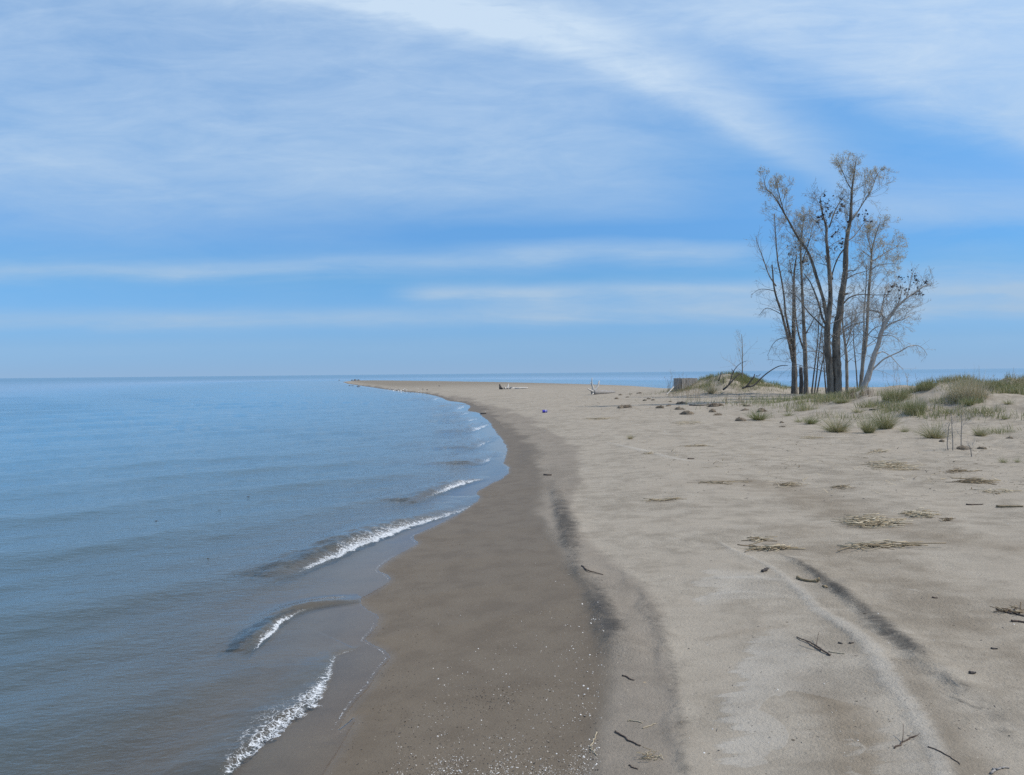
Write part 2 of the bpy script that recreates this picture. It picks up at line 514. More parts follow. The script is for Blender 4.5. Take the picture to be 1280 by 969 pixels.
    c = t.mixc(spk * (1 - wetf * .6) * .75, c, t.mixc(rnd[1].ss(.5, .52), (.10, .075, .05), (.52, .46, .36)))
    vd2, vn2 = t.voro(P, 11)
    rnd2 = t.xyz(vn2.outputs['Color'])
    spk2 = (vd2 * -1 + .12).ss(0, .03) * rnd2[0].ss(.86, .88)
    c = t.mixc(spk2 * (1 - wetf) * .8, c, t.mixc(rnd2[1].ss(.4, .42), (.09, .07, .05), (.40, .31, .2)))
    sheen = t.attr('sheen')
    rough = 1 - wetf * .32 - sheen * .2
    hsum = n_mid * .5 * (1 - wetf) + n_fine * (n_big.ss(.35, .65) * .26 + .14) * (1 - wetf * .6) + n_str * .26 * (1 - wetf) + n_grain * .10 * (1 - wetf * .5)
    hsum = hsum + palef * .22 + flowf * .05 + n_dk * darkf * .5 * (1 - wetf * .4)
    b = t.bump(hsum, .035, 1.0)
    sh = t.shader('ShaderNodeBsdfPrincipled', Base_Color=c, Roughness=rough, Normal=b, Specular_IOR_Level=wetf * .3 + .08 + sheen * .25)
    t.L.new(sh, t.out)
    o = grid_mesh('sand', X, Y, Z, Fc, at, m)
    tag(o, 'grey brown sand of the beach and lake bed, dark where wet', 'sand', kind='structure')

# ---- water ---------------------------------------------------------------
WAVES = [   # pixels of the crest from offshore end to shore end, height (m), back width, front width, foam amounts along, foam width
    dict(px=[(352, 724), (385, 708), (430, 689), (480, 668), (530, 652), (575, 637), (600, 622)], h=[.012, .07, .105, .095, .06, .03, .01], b=.40, f=.12, r=.8,
         foam=[.2, .82, .95, .92, .8, .62, .35], fw=[.03, .07, .13, .18, .17, .12, .07], fo=.085),
    dict(px=[(312, 815), (328, 800), (348, 780), (372, 766), (405, 758), (435, 755), (456, 752)], h=[.01, .04, .05, .045, .035, .022, .008], b=.14, f=.045, r=.6,
         foam=[.35, .95, .85, .5, .12, .1, .45], fw=[.02, .035, .035, .025, .015, .01, .012], fo=.025),
    dict(px=[(262, 990), (290, 960), (318, 932), (350, 906), (382, 884), (402, 856), (412, 828), (420, 819), (444, 812)], h=[.015, .03, .03, .03, .028, .022, .016, .008, .005], b=.35, f=.03, r=.8,
         foam=[.5, .64, .74, .76, .74, .7, .62, .55, .45], fw=[.04, .07, .16, .20, .17, .09, .03, .015, .012], fo=.02),
    dict(px=[(520, 628), (545, 618), (570, 608), (590, 602), (606, 598)], h=[.04, .08, .085, .05, .01], b=.45, f=.12,
         foam=[.15, .75, .95, .8, .3], fw=[.04, .08, .12, .10, .05], fo=.06),
    dict(px=[(596, 581), (603, 577), (612, 571), (620, 566)], h=[.05, .07, .05, .02], b=.9, f=.14, foam=[.5, .9, .5, .2], fw=[.1, .16, .12, .08], fo=.1),
    dict(px=[(592, 561), (600, 556), (610, 551), (618, 547)], h=[.05, .08, .06, .02], b=.9, f=.16, foam=[.5, .9, .5, .2], fw=[.12, .16, .12, .08], fo=.1),
    dict(px=[(585, 540), (592, 537), (602, 533), (610, 529)], h=[.05, .08, .06, .02], b=.9, f=.2, foam=[.6, 1, .9, .3], fw=[.2, .3, .3, .1], fo=.15),
    dict(px=[(580, 527), (586, 525.5), (594, 523)], h=[.05, .07, .03], b=1.0, f=.25, foam=[.6, 1, .4], fw=[.2, .3, .2], fo=.2),
    dict(px=[(570, 520), (578, 517.5), (586, 515)], h=[.05, .08, .03], b=1.1, f=.3, foam=[.6, .9, .4], fw=[.2, .3, .2], fo=.2),
    dict(px=[(564, 513), (572, 509.5), (580, 506)], h=[.05, .09, .03], b=1.2, f=.3, foam=[.6, .9, .4], fw=[.2, .35, .2], fo=.25),
    dict(px=[(535, 501), (542, 499), (549, 497.5)], h=[.06, .1, .03], b=1.4, f=.4, foam=[.6, .9, .4], fw=[.3, .5, .3], fo=.3),
]

def build_water():
    X, Y, Fc = polar(rows_for(.85, 60000), az_for(1150))
    r = np.hypot(X, Y)
    d = land_sd(X, Y)
    T = height(X, Y)
    sea = -d
    # waves running in towards the shore, shortening as they reach it
    warp = .45 * fbm(X * .22, Y * .22, 60, 2)
    def wave(ang, lam, ph, sharp=1.6):
        c, s = math.cos(ang), math.sin(ang)
        q = (X * c + Y * s) * 2 * math.pi / lam + warp * 2.2 * (2.0 / lam) ** .3 + ph
        w = .5 + .5 * np.sin(q)
        return w ** sharp - .42
    near_fade = lambda lam: 1 - sstep(lam * 55, lam * 120, r)
    amp = sstep(-.1, 2.5, sea) * .75 + .25
    patch = .75 + .5 * fbm(X * .12, Y * .3, 64, 2)
    Z = 0
    Z = Z + .050 * wave(math.radians(-46), 2.6, .4, 2.2) * near_fade(2.6) * patch
    Z = Z + .014 * wave(math.radians(-58), 1.25, 1.1, 1.6) * near_fade(1.25) * patch
    Z = Z + .007 * wave(math.radians(-28), .74, 2.0) * near_fade(.74)
    Z = Z + .0028 * wave(math.radians(-75), .37, .7, 1.2) * near_fade(.37)
    Z = Z + .0016 * wave(math.radians(-15), .25, .7, 1.2) * near_fade(.25)
    Z = Z + .07 * wave(math.radians(-60), 5.2, .2, 1.6) * near_fade(5.2) * sstep(6, 20, sea)
    Z = Z * amp * sstep(0, .9, sea) + .004
    foam = np.zeros(len(X)); roil = np.zeros(len(X))
    sel = np.nonzero((r < 120) & (d > -6) & (d < 1) & (Y > 0))[0]
    x, y = X[sel], Y[sel]
    fo = np.zeros(len(sel)); ro = np.zeros(len(sel)); zz = Z[sel].copy()
    for wi, w in enumerate(WAVES):
        P = curve(w['px'], 6, 0.0)
        dd, tt, sd = seg_dist(x, y, P)
        end = np.where((tt <= 0) | (tt >= 1), 1.0, 0.0)
        k = lambda v: np.interp(tt, np.linspace(0, 1, len(v)), v)
        wob = .35 * w['f'] * fbm(x / w['f'] * .35, y / w['f'] * .35, 90, 3)
        n = sd * dd + wob                  # + : shore side
        m_ = n + w['fo'] * 1.9
        ff = w['fo'] * 1.5 + w['f'] * .5
        prof = np.where(m_ > 0, np.exp(-(m_ / ff) ** 2), np.exp(-(m_ / w['b']) ** 2))
        endf = np.where(end > 0, np.exp(-(dd / (w['f'] * 1.2)) ** 2), 1.0)
        zz = np.maximum(zz, 0) * (1 - .6 * prof * endf) + k(w['h']) * prof * endf * (1 + .25 * fbm(x * 6, y * 6, 95, 3)) + np.minimum(zz, 0)
        fwid = k(w['fw'])
        q = n - w['fo'] + .3 * fwid * fbm(x / (fwid.mean() * 1.2), y / (fwid.mean() * 1.2), 91, 3)
        g = np.where(q > 0, np.exp(-(q / (.22 * fwid + .006)) ** 2), .30 * np.exp(-(q / (.3 * fwid + .006)) ** 2) + .70 * np.exp(-(q / (fwid * 1.45)) ** 2))
        fo = np.maximum(fo, k(w['foam']) * g * endf * (.78 if wi > 3 else 1))
        ro = np.maximum(ro, endf * np.where(n > 0, np.exp(-(n / w['f']) ** 2), np.exp(n / (w['b'] * w.get('r', 1.0)))) * np.clip(k(w['h']) / .03, 0, 1))
    # thin lace of foam where the water meets the sand
    edge = np.exp(-((d[sel] + .012) / (.008 + .0012 * r[sel])) ** 2) * np.clip(fbm(x * .9, y * .9, 99, 2) * 1.8 - .2, 0, .5)
    fo = np.maximum(fo, edge * (r[sel] < 40))
    Z[sel] = zz; foam[sel] = fo; roil[sel] = ro
    depth = np.clip(Z - T, 0, 9)
    film = np.interp(d, [-9, -.5, -.03, 0, .02, .3], [.02, .006, .004, .001, -.006, -.05])
    Zw = np.maximum(Z, T + film)
    Zw = np.where(d > .02, T + film, Zw)
    keep = (d[Fc] < .06).any(1)
    Fk = Fc[keep]
    used = np.unique(Fk)
    mp = -np.ones(len(X), int); mp[used] = np.arange(len(used))
    at = dict(depth=depth[used], foam=foam[used], roil=roil[used], sea=np.clip(sea[used], 0, 400),
              still=sstep(.25, 1.3, sea[used] - 0 * r[used]))
    m, t = material('lake_water')
    P = t.pos()
    dep = t.attr('depth'); fm = t.attr('foam'); sea_a = t.attr('sea'); roil_a = t.attr('roil'); still = t.attr('still')
    turb = 1 - (dep * -2.8).exp()
    n1 = t.noise(t.mapping(P, (2.0, 3.0, 1), math.radians(-46)), 1.0, 4, .6)
    n2 = t.noise(t.mapping(P, (7, 15, 1), math.radians(-35)), 1.0, 4, .62)
    n3 = t.noise(t.mapping(P, (22, 40, 1), math.radians(-20)), 1.0, 3, .6)
    nf = t.noise(t.mapping(P, (.02, .12, 1), math.radians(-8)), 1.0, 5, .65)
    off = sea_a.ss(8, 60)
    hsum = n1 * .8 * still + n2 * (still * .45 + .02 + roil_a * .25) + n3 * (still * .13 + .01 + roil_a * .12)
    bmp = t.bump(hsum, .05, .40)
    bmp = t.bump(nf * off, .6, .35, bmp)
    rough = off * .22 + .035
    fr = t.new('ShaderNodeFresnel'); fr.inputs['IOR'].default_value = 1.333; t.L.new(bmp, fr.inputs['Normal'])
    bodyc = t.mixc(sea_a.ss(.5, 16), (.11, .175, .20), (.065, .205, .32))
    bodyc = t.mixc(roil_a.clamp() * .9, bodyc, (.115, .098, .075))
    body = t.shader('ShaderNodeBsdfDiffuse', Color=bodyc)
    clear = t.shader('ShaderNodeBsdfTransparent', Color=t.mixc((dep * 2.2).clamp(), (.96, .95, .93), (.72, .80, .72)))
    base = t.mixs((turb * .82).max(roil_a * .55), clear, body)
    gl = t.shader('ShaderNodeBsdfGlossy', Color=(.97, .985, 1.0), Roughness=rough, Normal=bmp)
    wsh = t.mixs(E(t.nt, fr.outputs[0]) * (1 - sea_a.ss(15, 150) * .30 - sea_a.ss(150, 400) * .14), base, gl)
    # foam: broken bubbles
    wp = t.new('ShaderNodeVectorMath'); wp.operation = 'ADD'; t.L.new(P, wp.inputs[0])
    wn = t.new('ShaderNodeTexNoise'); wn.inputs['Scale'].default_value = 14; wn.inputs['Detail'].default_value = 3; t.L.new(P, wn.inputs['Vector'])
    t.put(wp.inputs[1], t.mulc(wn.outputs['Color'], .09))
    v1, _ = t.voro(t.mapping(wp.outputs[0], (1, 1, 0)), 34, 'DISTANCE_TO_EDGE')
    v2, _ = t.voro(t.mapping(wp.outputs[0], (1, 1, 0), .6), 78, 'DISTANCE_TO_EDGE')
    fn = t.noise(P, 17, 4, .7)
    fn2 = t.noise(P, 75, 3, .7)
    lace = (1 - v1.ss(.0, .16)) * .28 + (1 - v2.ss(.0, .20)) * .16 + fn * .60 + fn2 * .45
    fa = (lace + fm * .95 - 1.20).ss(0, .34) * .88
    fb = t.bump(lace, .02, .8)
    foam_s = t.shader('ShaderNodeBsdfDiffuse', Color=(.74, .76, .77), Normal=fb)
    sh = t.mixs(fa, wsh, foam_s)
    t.L.new(sh, t.out)
    o = grid_mesh('lake_water', X[used], Y[used], Zw[used], mp[Fk], at, m)
    tag(o, 'calm blue lake with low ripples and small foaming wavelets at the shore', 'water', kind='structure')

# ------------------------------------------------------------------ sky
SUN_EL, SUN_AZ = math.radians(52), math.radians(97)      # azimuth from +Y towards +X
def build_world():
    w = bpy.data.worlds.new('World'); scene.world = w; w.use_nodes = True
    w.node_tree.nodes.clear()
    t = NT(w.node_tree)
    out = t.new('ShaderNodeOutputWorld')
    bg = t.new('ShaderNodeBackground'); bg.inputs['Strength'].default_value = .1
    sky = t.new('ShaderNodeTexSky'); sky.sky_type = 'NISHITA'; sky.sun_disc = False
    sky.sun_elevation = SUN_EL; sky.sun_rotation = SUN_AZ
    sky.air_density = 1.0; sky.dust_density = .6; sky.ozone_density = 2.2; sky.altitude = 150
    tc = t.new('ShaderNodeTexCoord').outputs['Generated']
    dx, dy, dz = t.xyz(tc)
    yy = dy.max(.08)
    u = dx / yy; v = dz / yy
    front = dy.ss(.05, .4)
    el = dz / ((1 - dz * dz).max(.0001) ** .5)
    # sheared, stretched coordinates of thin high cloud
    zc = dz.max(.0) + .10
    px = dx / zc; py = dy / zc
    pv = t.comb(px, py, 0.0)
    n_wisp = t.noise(t.mapping(pv, (.35, 1.1, 1), math.radians(28)), 1.0, 7, .62, .6)
    n_str = t.noise(t.mapping(pv, (.12, .75, 1), math.radians(6)), 1.0, 6, .6, .4)
    uv = t.comb(u, v, 0.0)
    n_a = t.noise(t.mapping(uv, (3.0, 9.0, 1), math.radians(20)), 1.0, 6, .58, .5) - .5
    n_b = t.noise(t.mapping(uv, (1.6, 5.0, 1), 0.0, (3, 1, 0)), 1.0, 5, .55, .3) - .5
    n_h = t.noise(t.mapping(uv, (3.4, 30.0, 1), math.radians(-2.5), (1, 5, 0)), 1.0, 8, .66, .8) - .5
    n_f = t.noise(t.mapping(uv, (7, 30.0, 1), math.radians(14), (2, 3, 0)), 1.0, 6, .66, .8) - .5
    n_r = t.noise(t.mapping(uv, (5, 24.0, 1), math.radians(-24), (1, 9, 0)), 1.0, 7, .66, .6) - .5
    n_w = t.noise(t.mapping(uv, (3.2, .5, 1), 0.0, (7, 2, 0)), 1.0, 3, .55) - .5
    vw = v + n_b * .05
    def band(c, s_up, s_dn, vv=None):
        q = (vv if vv is not None else vw) - c
        a = ((q.max(0.0) / s_up) ** 2 + ((q.min(0.0) / s_dn) ** 2)) * -1
        return a.exp()
    def bump1(x, c, s): return ((((x - c) / s) ** 2) * -1).exp()
    cv = u * -.296 + (u * u) * -.443 + .418
    main = band(cv + .012, .062, .026, v + n_a * .035 + n_r * .012) * u.ss(-.50, -.2) * (1 - u.ss(.24, .54) * .95) * .60
    veil_r = (v + n_a * .07 + n_r * .03 - (u * -.36 + .485)).ss(-.025, .05) * u.ss(.06, .34) * .60
    left = (v - .15 + n_b * .10).ss(0, .12) * (1 - u.ss(-.05, .40)) * .36 * (1 + n_a * .9)
    mid = bump1(v + n_b * .05, .235, .07) * (1 - u.ss(.10, .30)) * .16
    right2 = bump1(v + n_h * .03 + n_r * .04, .195, .035) * u.ss(.34, .52) * .40
    s1 = bump1(v + n_h * .022 + n_b * .02 + n_w * .02, .134, .012) * (1 - u.ss(-.10, .08)) * .44
    s1b = bump1(v + n_h * .02 + n_b * .02 + n_w * .03, .150, .014) * u.ss(-.12, .06) * (1 - u.ss(.26, .36)) * .50
    s2 = bump1(v + n_h * .016 + n_w * .012, .100, .011) * u.ss(-.17, -.08) * .74
    s3 = bump1(v + n_h * .014 + n_w * .008, .071, .012) * (.54 - u * .06)
    s3b = bump1(v + n_h * .02, .082, .016) * u.ss(-.15, .1) * .48
    s5 = bump1(v + n_h * .03 + n_w * .02, .122, .012) * u.ss(.33, .5) * .34
    s4 = bump1(v + n_h * .015, .036, .012) * .16
    haze = (el / .022 * -1).exp() * .36 + (el / .10 * -1).exp() * .40
    gap = bump1(v + n_b * .03, .172, .018) * u.ss(-.28, .0) * .22
    tex = (1 + n_a * .8 + n_h * 1.5 + n_w * 1.4).max(.05)
    low = (main + veil_r + left + mid + right2 - gap) * (1 + n_a * .4) + (s1 + s1b + s2 + s3 + s3b + s4 + s5) * tex + .07
    low = (low * (1 + n_f * .8 + n_r * .7) + (n_f + n_r) * .09 * v.ss(.02, .1)).clamp()
    high = (n_wisp * .6 + n_str * .5).ss(.35, .8) * .6
    edge = v.ss(.46, .62)
    cover = low * (1 - edge) + high * edge
    cover = cover * front + (1 - front) * high
    
    cc = t.mixc(el.ss(0, .38), (3.6, 5.3, 7.3), (5.9, 7.35, 9.05))
    tc_ = (.42, .86, 1.85); e0 = 0.0
    for e1, col in ((.037, (.35, .75, 1.48)), (.116, (.385, .85, 1.31)), (.17, (.52, .97, 1.41)), (.265, (.66, 1.20, 1.55)), (.43, (.92, 1.52, 1.82)), (.9, (1.1, 1.4, 1.6))):
        tc_ = t.mixc(((el - e0) * (1 / (e1 - e0))).clamp(), tc_, col); e0 = e1
    tint = t.new('ShaderNodeMix'); tint.data_type = 'RGBA'; tint.blend_type = 'MULTIPLY'; tint.inputs[0].default_value = 1
    t.L.new(sky.outputs[0], tint.inputs[6]); t.put(tint.inputs[7], tc_)
    c = t.mixc(haze, t.mixc(cover, tint.outputs[2], cc), (3.15, 4.75, 6.9))
    t.L.new(c, bg.inputs['Color']); t.L.new(bg.outputs[0], out.inputs['Surface'])
    L = bpy.data.lights.new('sun', 'SUN'); L.energy = 3.6; L.angle = math.radians(.8); L.color = (1, .93, .83)
    so = bpy.data.objects.new('sun', L); COL.objects.link(so)
    dirv = Vector((math.cos(SUN_EL) * math.sin(SUN_AZ), math.cos(SUN_EL) * math.cos(SUN_AZ), math.sin(SUN_EL)))
    so.rotation_euler = dirv.to_track_quat('Z', 'Y').to_euler()
    so.location = (20, 0, 30)

build_world()
build_sand()
build_water()
# ------------------------------------------------------------------ materials of the things
BARK = simple_mat('bark', (.06, .05, .041), (.27, .24, .20), 8, .95, .06, (1, 1, .16))
BARK_LIGHT = simple_mat('light_bark', (.13, .11, .09), (.40, .36, .30), 8, .92, .04, (1, 1, .18))
BARK_PALE = simple_mat('pale_bark', (.28, .25, .22), (.50, .46, .41), 6, .9, .015, (1, 1, .25))
BARK_WHITE = simple_mat('bleached_wood', (.42, .39, .35), (.62, .58, .53), 6, .85, .01, (1, .3, 1))
BARK_DARK = simple_mat('dark_branch_bark', (.05, .043, .04), (.12, .105, .095), 9, .95, .01, (1, 1, .3))
TWIG = simple_mat('twig_bark', (.18, .16, .14), (.33, .30, .265), 5, .9, .002)
TWIG_PALE = simple_mat('pale_twig_bark', (.28, .26, .23), (.46, .43, .385), 5, .9, .002)
DRIFT = simple_mat('grey_driftwood', (.20, .185, .17), (.36, .335, .31), 9, .9, .006, (.25, 1, 1))
DRIFT_DARK = simple_mat('dark_driftwood', (.05, .042, .036), (.12, .10, .085), 9, .9, .006)
STRAW = None

def tint_mat(name, ramp, rough=.7, trans=.25):
    m, t = material(name)
    a = t.attr('tint')
    r = t.new('ShaderNodeValToRGB')
    e = r.color_ramp.elements
    e[0].position = ramp[0][0]; e[0].color = (*ramp[0][1], 1)
    e[1].position = ramp[-1][0]; e[1].color = (*ramp[-1][1], 1)
    for p, c in ramp[1:-1]:
        x = e.new(p); x.color = (*c, 1)
    t.L.new(a.v, r.inputs[0])
    d = t.shader('ShaderNodeBsdfPrincipled', Base_Color=r.outputs[0], Roughness=rough, Specular_IOR_Level=.25)
    if trans:
        tr = t.shader('ShaderNodeBsdfTranslucent', Color=r.outputs[0])
        d = t.mixs(trans, d, tr)
    t.L.new(d, t.out)
    return m

GRASS = tint_mat('grass_blades', [(0, (.14, .18, .052)), (.3, (.25, .26, .105)), (.55, (.33, .31, .165)), (.75, (.45, .385, .25)), (1, (.58, .50, .35))])
BUD = tint_mat('opening_buds', [(0, (.34, .30, .19)), (.5, (.48, .42, .28)), (1, (.60, .54, .42))], .8, .4)
DEADLEAF = tint_mat('withered_leaves', [(0, (.035, .026, .03)), (1, (.085, .06, .06))], .9, 0)
STRAW = tint_mat('dry_reeds', [(0, (.10, .07, .045)), (.3, (.22, .165, .10)), (.65, (.42, .34, .22)), (1, (.58, .51, .38))], .7, 0)
SHELL = tint_mat('shell_and_pebble', [(0, (.035, .03, .028)), (.3, (.10, .085, .07)), (.55, (.30, .25, .19)), (1, (.74, .72, .68))], .5, 0)
CLUMP = tint_mat('matted_roots', [(0, (.10, .08, .06)), (.5, (.21, .17, .125)), (1, (.40, .33, .24))], .95, 0)

# ------------------------------------------------------------------ trees
def at_depth(px, py, Y):
    return CAM + ray(px, py) * Y

def limb_path(px, Y, jit=.25, seed=0):
    """limb points followed in the picture, each given its own distance so the crown has depth"""
    rr = np.random.default_rng(seed)
    a = rr.uniform(-1, 1) * jit
    n = len(px)
    pts = []
    for i, (x, y) in enumerate(px):
        t = i / max(1, n - 1)
        pts.append(at_depth(x, y, Y + a * t * 3 + rr.uniform(-.5, .5) * jit * t))
    return smooth_poly(np.array(pts), 4)

def grow(rr, p, dirv, L, up=.25, n=5, wob=.18):
    pts = [p]; d = dirv / np.linalg.norm(dirv)
    for i in range(n):
        d = d + rr.normal(0, wob, 3) + np.array([0, 0, up * .35])
        d /= np.linalg.norm(d)
        pts.append(pts[-1] + d * L / n)
    return np.array(pts)

def twigs(rr, path, rad, mb, t0, count, L0, up, rmin, levels=3, tips=None, spread=1.05, thick=1.0):
    n = len(path)
    count = int(count * (1.05 if levels == 3 else 1.0))
    for k in range(count):
        t = t0 + (1 - t0) * ((k + rr.uniform(0, 1)) / count)
        i = min(n - 2, int(t * (n - 1)))
        f = t * (n - 1) - i
        p = path[i] * (1 - f) + path[i + 1] * f
        tang = path[i + 1] - path[i]; tang /= np.linalg.norm(tang) + 1e-9
        q = rr.normal(0, 1, 3); q -= tang * q.dot(tang); q /= np.linalg.norm(q)
        d = tang * rr.uniform(.35, .9) + q * rr.uniform(.6, 1.1) * spread + np.array([0, 0, .55 * up * rr.uniform(.0, 1)])
        L = L0 * 1.75 * rr.uniform(.4, 1.1) * (1.2 - .8 * t)
        ch = grow(rr, p, d, L, up * .55, 4 if levels > 1 else 3)
        r_here = max(rmin, min(.55 * rad * (1 - .6 * t), L * .0085) * thick)
        mb.tube(ch, np.linspace(r_here, rmin * .7, len(ch)), 4 if levels > 2 else 3, cap=False)
        if tips is not None and levels <= 2: tips.extend([ch[-1], ch[-2], ch[len(ch) // 2]])
        if levels > 1:
            twigs(rr, ch, r_here, mb, .2, max(2, int(rr.integers(3, 7))), L * .40, up, rmin, levels - 1, tips, spread, thick)

def leaf_bits(rr, pts, size, mb, lo=0, hi=1, per=2, jit=.06):
    for p in pts:
        for _ in range(per):
            c = p + rr.normal(0, jit, 3)
            a = rr.normal(0, 1, 3); a /= np.linalg.norm(a)
            b = np.cross(a, rr.normal(0, 1, 3)); b /= np.linalg.norm(b)
            s = size * rr.uniform(.5, 1.3)
            mb.add([c - a * s, c + b * s * .5, c + a * s, c - b * s * .5], [(0, 1, 2, 3)], float(rr.uniform(lo, hi)))

def leaf_clumps(rr, pts, size, mb):
    """bunches of withered leaves"""
    for p in pts:
        n = int(rr.integers(3, 7))
        sc = size * rr.uniform(.5, 1.25)
        for _ in range(n):
            c = p + rr.normal(0, sc * .35, 3)
            a = rr.normal(0, 1, 3); a /= np.linalg.norm(a)
            b = np.cross(a, rr.normal(0, 1, 3)); b /= np.linalg.norm(b)
            s = sc * rr.uniform(.5, 1)
            mb.add([c - a * s, c + b * s * .5 + a * .2 * s, c + a * s, c - b * s * .5], [(0, 1, 2, 3)], float(rr.uniform(0, 1)))

def make_tree(name, label, cat, base_px, stems, Y=None, bark=None, twig=None, seed=1, group=None, bud_on=(), dead=(), twig_spec=(), dead_at=()):
    """stems: (pixels, base width px, tip width px); the first is the trunk, the others limbs"""
    bark = bark or BARK; twig = twig or TWIG
    rr = np.random.default_rng(seed)
    g = ground(*base_px)
    Y = Y or g[1]
    g = np.array([ray(*base_px)[0] * Y, Y, 0]); g[2] = hz(g[0], g[1])
    root = empty(name, g, label, cat, group)
    k = Y / F
    paths = []
    for i, (px, w0, w1) in enumerate(stems):
        P = limb_path(px, Y, .0 if i == 0 else .35, seed * 31 + i)
        if i == 0 or px[0][1] >= base_px[1] - 14:
            P = np.vstack([[P[0][0], P[0][1], min(P[0][2], g[2]) - .25], P[:]])
        else:
            best = None                      # start a limb on the stem it grows out of
            for Q, w_ in paths:
                j = np.argmin(np.hypot(Q[:, 0] - P[0][0], Q[:, 2] - P[0][2]))
                dd = np.hypot(Q[j, 0] - P[0][0], Q[j, 2] - P[0][2])
                if best is None or dd < best[0]: best = (dd, Q[j])
            off = best[1][1] - P[0][1]
            P[:, 1] += off
        paths.append((P, (w0 * k / 2, w1 * k / 2)))
        rad = np.linspace(w0 * k / 2, w1 * k / 2, len(P)) * (1 + .06 * rr.normal(0, 1, len(P)).clip(-1, 1))
        if i == 0: rad[:2] *= 1.18
        mb = MB(); mb.tube(P, rad, 12 if w0 > 4 else 6, rough=.10 if w0 > 4 else .05)
        if w0 > 3.5:                         # dead snags left on the stem
            for _ in range(7):
                j = int(rr.integers(len(P) // 6, max(len(P) // 6 + 2, int(len(P) * .6))))
                d = rr.normal(0, 1, 3); d[2] = abs(d[2]) * .5 + .15; d /= np.linalg.norm(d)
                Q = grow(rr, P[j] + d * rad[j] * .6, d, rr.uniform(.18, .7), .1, 3, .2)
                mb.tube(Q, np.linspace(max(.014, rad[j] * .28), .006, len(Q)), 5)
        mb.build('trunk' if i == 0 else 'limb', bark, root, g)
    tips = {}
    mb = MB()
    for (si, t0, count, L0, upb, lev) in twig_spec:
        P, (ra, rb) = paths[si]
        tp = tips.setdefault(si, [])
        twigs(rr, P, max(ra * .6, rb), mb, t0, count, L0, upb, .0045, lev, tp)
    if mb.n: mb.build('crown', twig, root, g)
    bl = [p for s in bud_on for p in tips.get(s, [])]
    if bl:
        mb = MB(); leaf_bits(rr, bl, .026, mb, 0, 1, 1, .05); mb.build('leaf_buds', BUD, root, g)
    dl = []
    for s, frac in dead:
        tp = tips.get(s, [])
        if tp:
            idx = rr.choice(len(tp), max(1, int(len(tp) * frac)), replace=False)
            dl += [tp[i] for i in idx]
    for (x, y, n, sx, sy) in dead_at:
        cand = [p for tp in tips.values() for p in tp]
        if not cand: continue
        C = np.array(cand)
        rel = C - CAM
        qx = 640 + F * (rel @ rt) / (rel @ fw); qy = 484.5 - F * (rel @ up) / (rel @ fw)
        dist = np.hypot((qx - x) / sx, (qy - y) / sy)
        ii = np.nonzero(dist < 1)[0]
        if len(ii): dl += [C[j] for j in rr.choice(ii, min(int(n * 1.3), len(ii)), replace=False)]
    if dl:
        mb = MB(); leaf_clumps(rr, dl, .058, mb); mb.build('withered_leaves', DEADLEAF, root, g)
    return root

TREES = 'bare trees in the clump on the sand spit'
make_tree('bare_tree', 'tallest bare tree with a thick dark twin trunk in the middle of the clump', 'tree', (1043, 499),
    [([(1047, 499), (1047, 480), (1046, 455), (1045, 430), (1047, 405), (1050, 390), (1052, 370), (1056, 345), (1057, 325), (1058, 305), (1060, 290), (1063, 275), (1064, 255), (1065, 237), (1067, 222), (1070, 201)], 12, 1.0),
     ([(1038, 499), (1038, 478), (1036, 455), (1034, 430), (1034, 410), (1036, 395), (1038, 370), (1037, 345), (1035, 320), (1033, 300), (1033, 285), (1029, 270), (1026, 255), (1025, 245)], 9.5, .8),
     ([(1034, 412), (1030, 390), (1027, 374), (1018, 345), (1012, 325), (1005, 311), (995, 297), (985, 279), (977, 265), (970, 253), (963, 243), (956, 237), (953, 224)], 4.6, .7),
     ([(1033, 410), (1026, 398), (1022, 382), (1016, 365), (1010, 352), (1003, 343)], 3.2, .8),
     ([(1033, 286), (1040, 266), (1048, 252), (1053, 246)], 1.8, .6),
     ([(1064, 276), (1072, 265), (1080, 252), (1088, 240), (1095, 222), (1099, 214)], 2.0, .6),
     ([(1065, 238), (1059, 228), (1053, 214), (1049, 206)], 1.4, .5),
     ([(1058, 308), (1050, 318), (1045, 328), (1041, 340), (1039, 352)], 1.8, 1.6),
     ([(1059, 302), (1068, 295), (1076, 284), (1084, 273)], 1.6, .5),
     ([(982, 275), (976, 255), (972, 240), (970, 228)], 1.5, .5),
     ([(1050, 385), (1062, 372), (1078, 368), (1096, 369), (1114, 368)], 2.0, .6),
     ([(1045, 425), (1056, 412), (1070, 405), (1084, 402)], 2.0, .6),
     ([(1054, 352), (1066, 344), (1082, 339), (1090, 334)], 1.5, .5),
     ([(1037, 350), (1034, 338), (1030, 326), (1028, 321)], 3.2, 1.4),
     ([(1033, 415), (1020, 402), (1008, 390), (995, 372), (985, 366)], 2.2, .7)],
    Y=37.5, bark=BARK, twig=TWIG, seed=3, group=TREES, bud_on=(0, 2, 5, 6, 9),
    twig_spec=[(0, .70, 20, 1.0, .75, 3), (1, .55, 24, 1.0, .7, 3), (2, .42, 24, 1.05, .8, 3), (3, .3, 14, 1.1, .3, 3), (4, .2, 12, .6, .6, 2), (5, .25, 20, .95, .8, 3),
               (6, .2, 12, .75, .8, 3), (8, .2, 12, .7, .7, 2), (9, .2, 13, .75, .8, 3), (10, .2, 16, 1.1, .2, 3), (11, .15, 12, 1.1, .15, 3), (12, .2, 10, .7, .4, 2), (0, .12, 22, 1.5, .05, 3), (1, .1, 18, 1.4, .05, 3), (14, .2, 14, 1.0, .1, 3)],
    dead_at=[(1040, 255, 50, 16, 16), (1030, 275, 24, 10, 16), (1050, 285, 26, 18, 22), (1082, 272, 18, 10, 10), (1045, 305, 16, 16, 16)])
